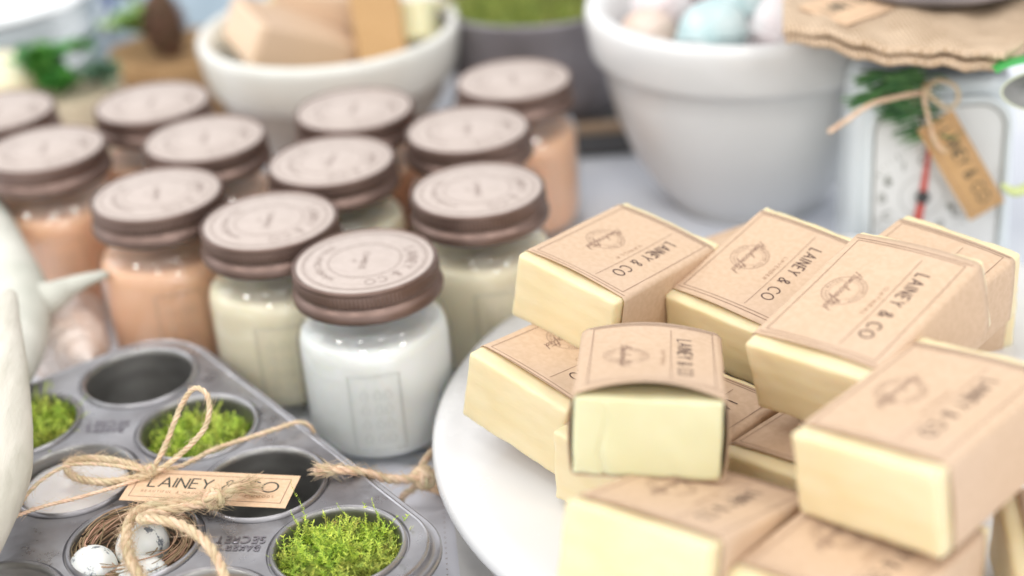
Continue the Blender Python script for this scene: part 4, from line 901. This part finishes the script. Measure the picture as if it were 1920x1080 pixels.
o = m.obj('table_runner', 'blue_cloth', None); tag(o, 'blue-grey linen runner lying rumpled across the back of the table', 'table runner')

# ================================================================== KITCHEN SCALE
t = thing('kitchen_scale', 'white enamel kitchen scale with round dial and red needle behind the soaps', 'kitchen scale', (23.75, 83.2, 0), (0, 0, math.radians(-3)))
m = MB()
rows = []
for (z, k) in ((0, 1.0), (.2, 1.03), (2, 1.02), (6, .99), (10, .955), (11.4, .93), (12.0, .88), (12.25, .78), (12.3, .6)):
    pts = []
    for q in range(64):
        a = 2*PI*q/64; n4 = 5; c_, s_ = math.cos(a), math.sin(a); rr_ = (abs(c_)**n4+abs(s_)**n4)**(-1/n4); pts.append((4.55*k*rr_*c_, 3.15*(k if z > 10 else 1)*rr_*s_, z))
    rows.append(pts)
b = m.grid(rows, False, True); m.f.append(tuple(b+8*64+q for q in range(64))); m.obj('scale_body', 'scale_white', t)
Yf = -3.28
FZ = lambda x, z: (x, Yf-.02, z)
def rr_path(x0, x1, z0, z1, r, n=8):
    o_ = []
    for cx, cz, a0 in ((x1-r, z1-r, 0), (x0+r, z1-r, 90), (x0+r, z0+r, 180), (x1-r, z0+r, 270)):
        for k in range(n+1): a = math.radians(a0+90*k/n); o_.append((cx+r*math.cos(a), cz+r*math.sin(a)))
    return o_
m = MB(); pth = [Vector((x, Yf+.05, z)) for x, z in rr_path(-3.75, 3.75, 1.0, 11.2, 1.6)]; m.tube(pth+[pth[0], pth[1]], .24, 8, False); m.obj('raised_frame', 'scale_white', t, fix=False)
m = MB(); m.ribbon(rr_path(-3.45, 3.45, 1.3, 10.9, 1.45), .09, lambda x, z: (x, Yf-.10, z), closed=True); m.obj('frame_seam', 'dial_ink', t, fix=False)
m = MB(); P_ = rr_path(-3.6, 3.6, 1.15, 11.05, 1.55); b = len(m.v); m.v += [(x, Yf-.03, z) for x, z in P_]; m.f.append(tuple(range(len(P_)))); dl = m.obj('dial_face', 'dial', t, smooth=False)
m = MB(); DC = (-.75, 5.7); D_ = lambda x, z: (x+DC[0], Yf-.05, z+DC[1])
for k in range(60):
    a = 2*PI*k/60; r0_ = 2.55 if k % 5 == 0 else 2.75; m.ribbon([(r0_*math.cos(a), r0_*math.sin(a)), (2.95*math.cos(a), 2.95*math.sin(a))], .07 if k % 5 == 0 else .03, D_)
for k in range(12):
    a = 2*PI*k/12+PI/2; st = 'OISBCGDPUT'[k % 10]
    put_text(m, st, .5, .10, lambda u, v, a=a: D_(2.15*math.cos(a)+u, 2.15*math.sin(a)+v), font=G)
m.ribbon(arc(0, 0, 1.2, 1.2, 0, 356, 40), .04, D_, closed=True)
m.obj('dial_markings', 'dial_ink', dl, fix=False)
m = MB(); a0 = Vector((.28, 3.5)); a1 = Vector((-.30, -2.15)); pr = Vector((1, -.1)).normalized()
b = len(m.v)
for yy in (Yf-.16, Yf-.10):
    for p_, w_ in ((a0, .08), (Vector((0, 0)), .2), (a1, .24)):
        for sg in (-1, 1): m.v.append((DC[0]+p_.x+pr.x*w_*sg, yy, DC[1]+p_.y+pr.y*w_*sg))
m.f += [(b, b+1, b+3, b+2), (b+2, b+3, b+5, b+4), (b+6, b+7, b+9, b+8), (b+8, b+9, b+11, b+10), (b, b+6, b+8, b+2), (b+2, b+8, b+10, b+4), (b+1, b+7, b+9, b+3), (b+3, b+9, b+11, b+5), (b, b+1, b+7, b+6), (b+4, b+5, b+11, b+10)]
m.obj('needle', 'red', dl, smooth=False)
m = MB(); m.lathe([(0, 0), (.36, 0), (.36, .2), (.25, .32), (0, .34)], 24); m.obj('needle_hub', 'black', dl, loc=(DC[0], Yf-.1, DC[1]), rot=(PI/2, 0, 0), weld=True)
for (x, z) in ((-1.9, .95), (1.55, -.7)):
    m = MB(); m.lathe([(0, 0), (.2, 0), (.18, .12), (0, .13)], 16); m.obj('dial_screw', 'dial_ink', dl, loc=(DC[0]+x, Yf-.03, DC[1]+z), rot=(PI/2, 0, 0), weld=True)
m = MB(); m.lathe([(0, 12.2), (1.2, 12.2), (1.2, 13.0), (0, 13.0)], 24); m.obj('neck', 'dark_metal', t, weld=True)
m = MB(); m.lathe([(0, 12.9), (5.4, 13.0), (7.0, 13.7), (7.4, 14.5), (7.3, 14.6), (6.8, 14.0), (5.3, 13.3), (0, 13.2)], 72, c=(2.2, 2.2)); m.obj('weighing_pan', 'dark_metal', t, weld=True)
# burlap cloth: two folded layers
def burlap_layer(mb, z0, th, ph, ins):
    A = Vector((15.0+ins, 79.6, 0)); Bp = Vector((24.9, 74.0+ins, 0)); C_ = Vector((35, 84, 0)); D_2 = Vector((17.5+ins, 92.5, 0))
    NU, NV = 60, 36
    def pt(u, v):
        p_ = A.lerp(Bp, u).lerp(D_2.lerp(C_, u), v)
        bowf = -1.1*math.sin(PI*u)*(1-v)
        z = z0+.30*math.sin(u*5.2+ph+v*1.3)+.20*math.sin(u*11+v*6+ph*2)+.08*math.sin(u*37+v*9)+1.2*max(0, u-.58)*(1-v)+.9*max(0, v-.3)*u
        edge = min(u, 1-u, v, 1-v); r_ = min(1, edge/.022)
        return Vector((p_.x, p_.y+bowf+.07*math.sin(u*190)*(1 if v < .02 else 0), z)), math.sqrt(max(0, 1-(1-r_)**2))
    T_ = []; B2 = []
    for i in range(NU+1):
        rt = []; rb = []
        u = i/NU; u = .5-.5*math.cos(PI*u)
        for j in range(NV+1):
            v = j/NV; v = .5-.5*math.cos(PI*v); p_, r_ = pt(u, v)
            rt.append((p_.x, p_.y, p_.z+th*.5*r_)); rb.append((p_.x, p_.y, p_.z-th*.5*r_))
        T_.append(rt); B2.append(rb)
    mb.grid(T_); mb.grid(B2)
t = thing('burlap_cloth', 'folded tan burlap cloth draped over the scale pan and the bowl rim', 'cloth', (0, 0, 0))
m = MB(); burlap_layer(m, 15.75, .5, 0, 0); m.obj('upper_fold', 'burlap', t, weld=True)
m = MB(); burlap_layer(m, 15.15, .55, .25, .15); m.obj('lower_fold', 'burlap', t, weld=True)
t = thing('metal_pot', 'dark grey metal pot standing on the burlap at the top right edge', 'pot', (24.5, 84.9, 16.3))
m = MB(); m.lathe([(0, 0), (4.6, 0), (5.4, .25), (5.6, .7), (5.3, 1.1), (5.2, 4.5), (5.6, 5.2), (5.2, 5.1), (4.9, 1.2), (0, 1.0)], 72); m.obj('pot_wall', 'zinc', t, weld=True)
# fir sprig tied to the scale
t = thing('fir_sprig', 'small green fir sprig tied with twine on the front of the scale', 'sprig', (21.6, 79.0, 11.5)); CS = Vector((21.6, 79.0, 11.5)); rn = random.Random(33)
m = MB()
stems = [((21.9, 79.3, 13.3), (21.7, 79.0, 12.2), (22.7, 78.9, 9.6)), ((22.0, 79.2, 13.0), (20.9, 79.0, 12.6), (19.6, 78.9, 11.9)), ((21.8, 79.2, 13.2), (21.4, 79.0, 11.6), (21.9, 78.9, 10.9)), ((21.4, 79.2, 13.2), (20.6, 79.0, 13.4), (20.2, 78.9, 13.1))]
for st in stems: m.tube(rel(smooth_path(st, 5), CS), .06, 5)
m.obj('stem', 'cone', t, fix=False)
m = MB()
for st in stems:
    P_ = smooth_path(st, 9)
    for k in range(3, len(P_)):
        for q in range(5):
            c = P_[k]-CS; dr = Vector((-1.0, rn.uniform(-.4, .3), rn.uniform(-.22, .22))) if q < 4 else Vector((.9, rn.uniform(-.4, 0), rn.uniform(-.3, .3))); dr.normalize(); L_ = rn.uniform(1.0, 1.9)
            m.tube([c, c+dr*L_*.5, c+dr*L_+Vector((0, 0, -.08))], [.05, .065, .02], 4, False)
m.obj('needles', 'pine', t, fix=False)
t = thing('twine_bow', 'blurred brown twine bow holding the tag on the kitchen scale', 'twine', (22.5, 78.7, 12.3)); CS = (22.5, 78.7, 12.3); fz = MB()
m = MB(); twine(m, fz, rel([(22.2, 78.7, 12.3), (22.9, 78.5, 12.95), (23.8, 78.4, 12.6), (24.0, 78.4, 11.8), (23.5, 78.4, 11.4), (22.8, 78.5, 11.9), (22.2, 78.6, 12.4)], CS), .11, fuzz=6, seed=50); m.obj('loop', 'twine', t, fix=False)
m = MB(); twine(m, fz, rel([(22.2, 78.7, 12.4), (22.5, 78.5, 11.0), (22.9, 78.4, 9.6), (23.5, 78.35, 8.9)], CS), .12, fuzz=6, seed=51); twine(m, fz, rel([(22.2, 78.7, 12.3), (20.8, 78.5, 12.2), (19.4, 78.3, 12.0), (18.2, 78.2, 11.3), (17.2, 78.1, 10.7)], CS), .13, fuzz=6, seed=52); m.obj('tail', 'twine', t, fix=False)
m = MB(); knot(m, fz, (-.2, -.1, .1), .13, 60); m.obj('knot', 'twine', t, fix=False); fz.obj('loose_fibres', 'twine', t, fix=False)
# leaf at the right edge
t = thing('curled_leaf', 'curled dusky leaf with white edge and glossy green top beside the burlap', 'leaf', (26.4, 73.4, 14.2))
def leaf_pts(sc_, yo):
    o_ = []
    for k in range(33):
        a = 2*PI*k/32; o_.append((2.0*sc_*math.cos(a)+.3, yo-.35*math.cos(a*1)+.0, 1.15*sc_*math.sin(a)*(1+.15*math.cos(a))-.2))
    return o_
m = MB(); rows = [[(p_[0], p_[1]+.5*(1-q)**2, p_[2]) for p_ in leaf_pts(max(q, .02), 0)[:-1]] for q in (0, .25, .5, .75, .93, 1)]; m.grid(rows, False, True); m.obj('leaf_blade', 'leaf_dark', t, fix=False)
m = MB(); m.tube(leaf_pts(1, -.02), .06, 6, False); m.obj('leaf_edge', 'leaf_rim', t, fix=False)
m = MB(); rows = []
for q in range(7):
    rows.append([(2.2*math.cos(a), -.1+q*.22, .75+.65*math.sin(a)+.05*q-.4*(q/6)**2) for a in [math.radians(165-150*k/14) for k in range(15)]])
m.grid(rows); m.obj('upper_leaf', 'leaf_top', t, fix=False)
m = MB(); bone(m, [(25.9, 76, 7.85), (26.4, 75.9, 7.5), (27.0, 75.9, 7.55), (27.8, 76, 8.2), (28.8, 76.5, 9.6), (29.2, 77, 12.6), (28.5, 76.6, 13.6)], [.12, .26, .28, .26, .2, .16, .14], n=12); o = m.obj('plant_shoot', 'shoot', None, fix=False); tag(o, 'pale yellow-green plant shoot poking in at the right edge below the leaf', 'plant shoot')

# ================================================================== PAPERS ON THE TABLE
def sheet(name, label, pts, z, mt, cat, th=.02):
    m = MB(); b = 0; P_ = []
    for i in range(13):
        row = []
        for j in range(25):
            u, v = i/12, j/24; a = Vector(pts[0]).lerp(Vector(pts[1]), u); c = Vector(pts[3]).lerp(Vector(pts[2]), u); p_ = a.lerp(c, v)
            row.append((p_.x, p_.y, z+.05*math.sin(u*4+v*7)+.05))
        P_.append(row)
    m.grid(P_); m.grid([[(a, b_, c-th) for a, b_, c in r_] for r_ in P_]); return m
m = sheet('', '', [(-7.4, 66.5), (-3.4, 64.8), (-2.9, 50), (-6.6, 50)], .08, None, None)
t = thing('paper_strip', 'white paper strip with a dotted edge between the muffin tin and the cake stand', 'paper', (0, 0, 0)); m.obj('sheet', 'paper_white', t)
m = MB()
for k in range(40):
    u = .82; v = k/39; a = Vector((-7.4, 66.5)).lerp(Vector((-3.4, 64.8)), u); c = Vector((-6.6, 50)).lerp(Vector((-2.9, 50)), u); p_ = a.lerp(c, v); m.disc(.035, .22, 8, (p_.x, p_.y))
m.obj('dotted_print', 'ink_mid', t, smooth=False, fix=False)
m = sheet('', '', [(-3.6, 62.5), (1.5, 62.5), (2.5, 48), (-2.8, 49)], .26, None, None)
o = m.obj('wrapping_paper', 'paper_grey', None); tag(o, 'crumpled greyish wrapping paper lying under the edge of the cake stand', 'paper')
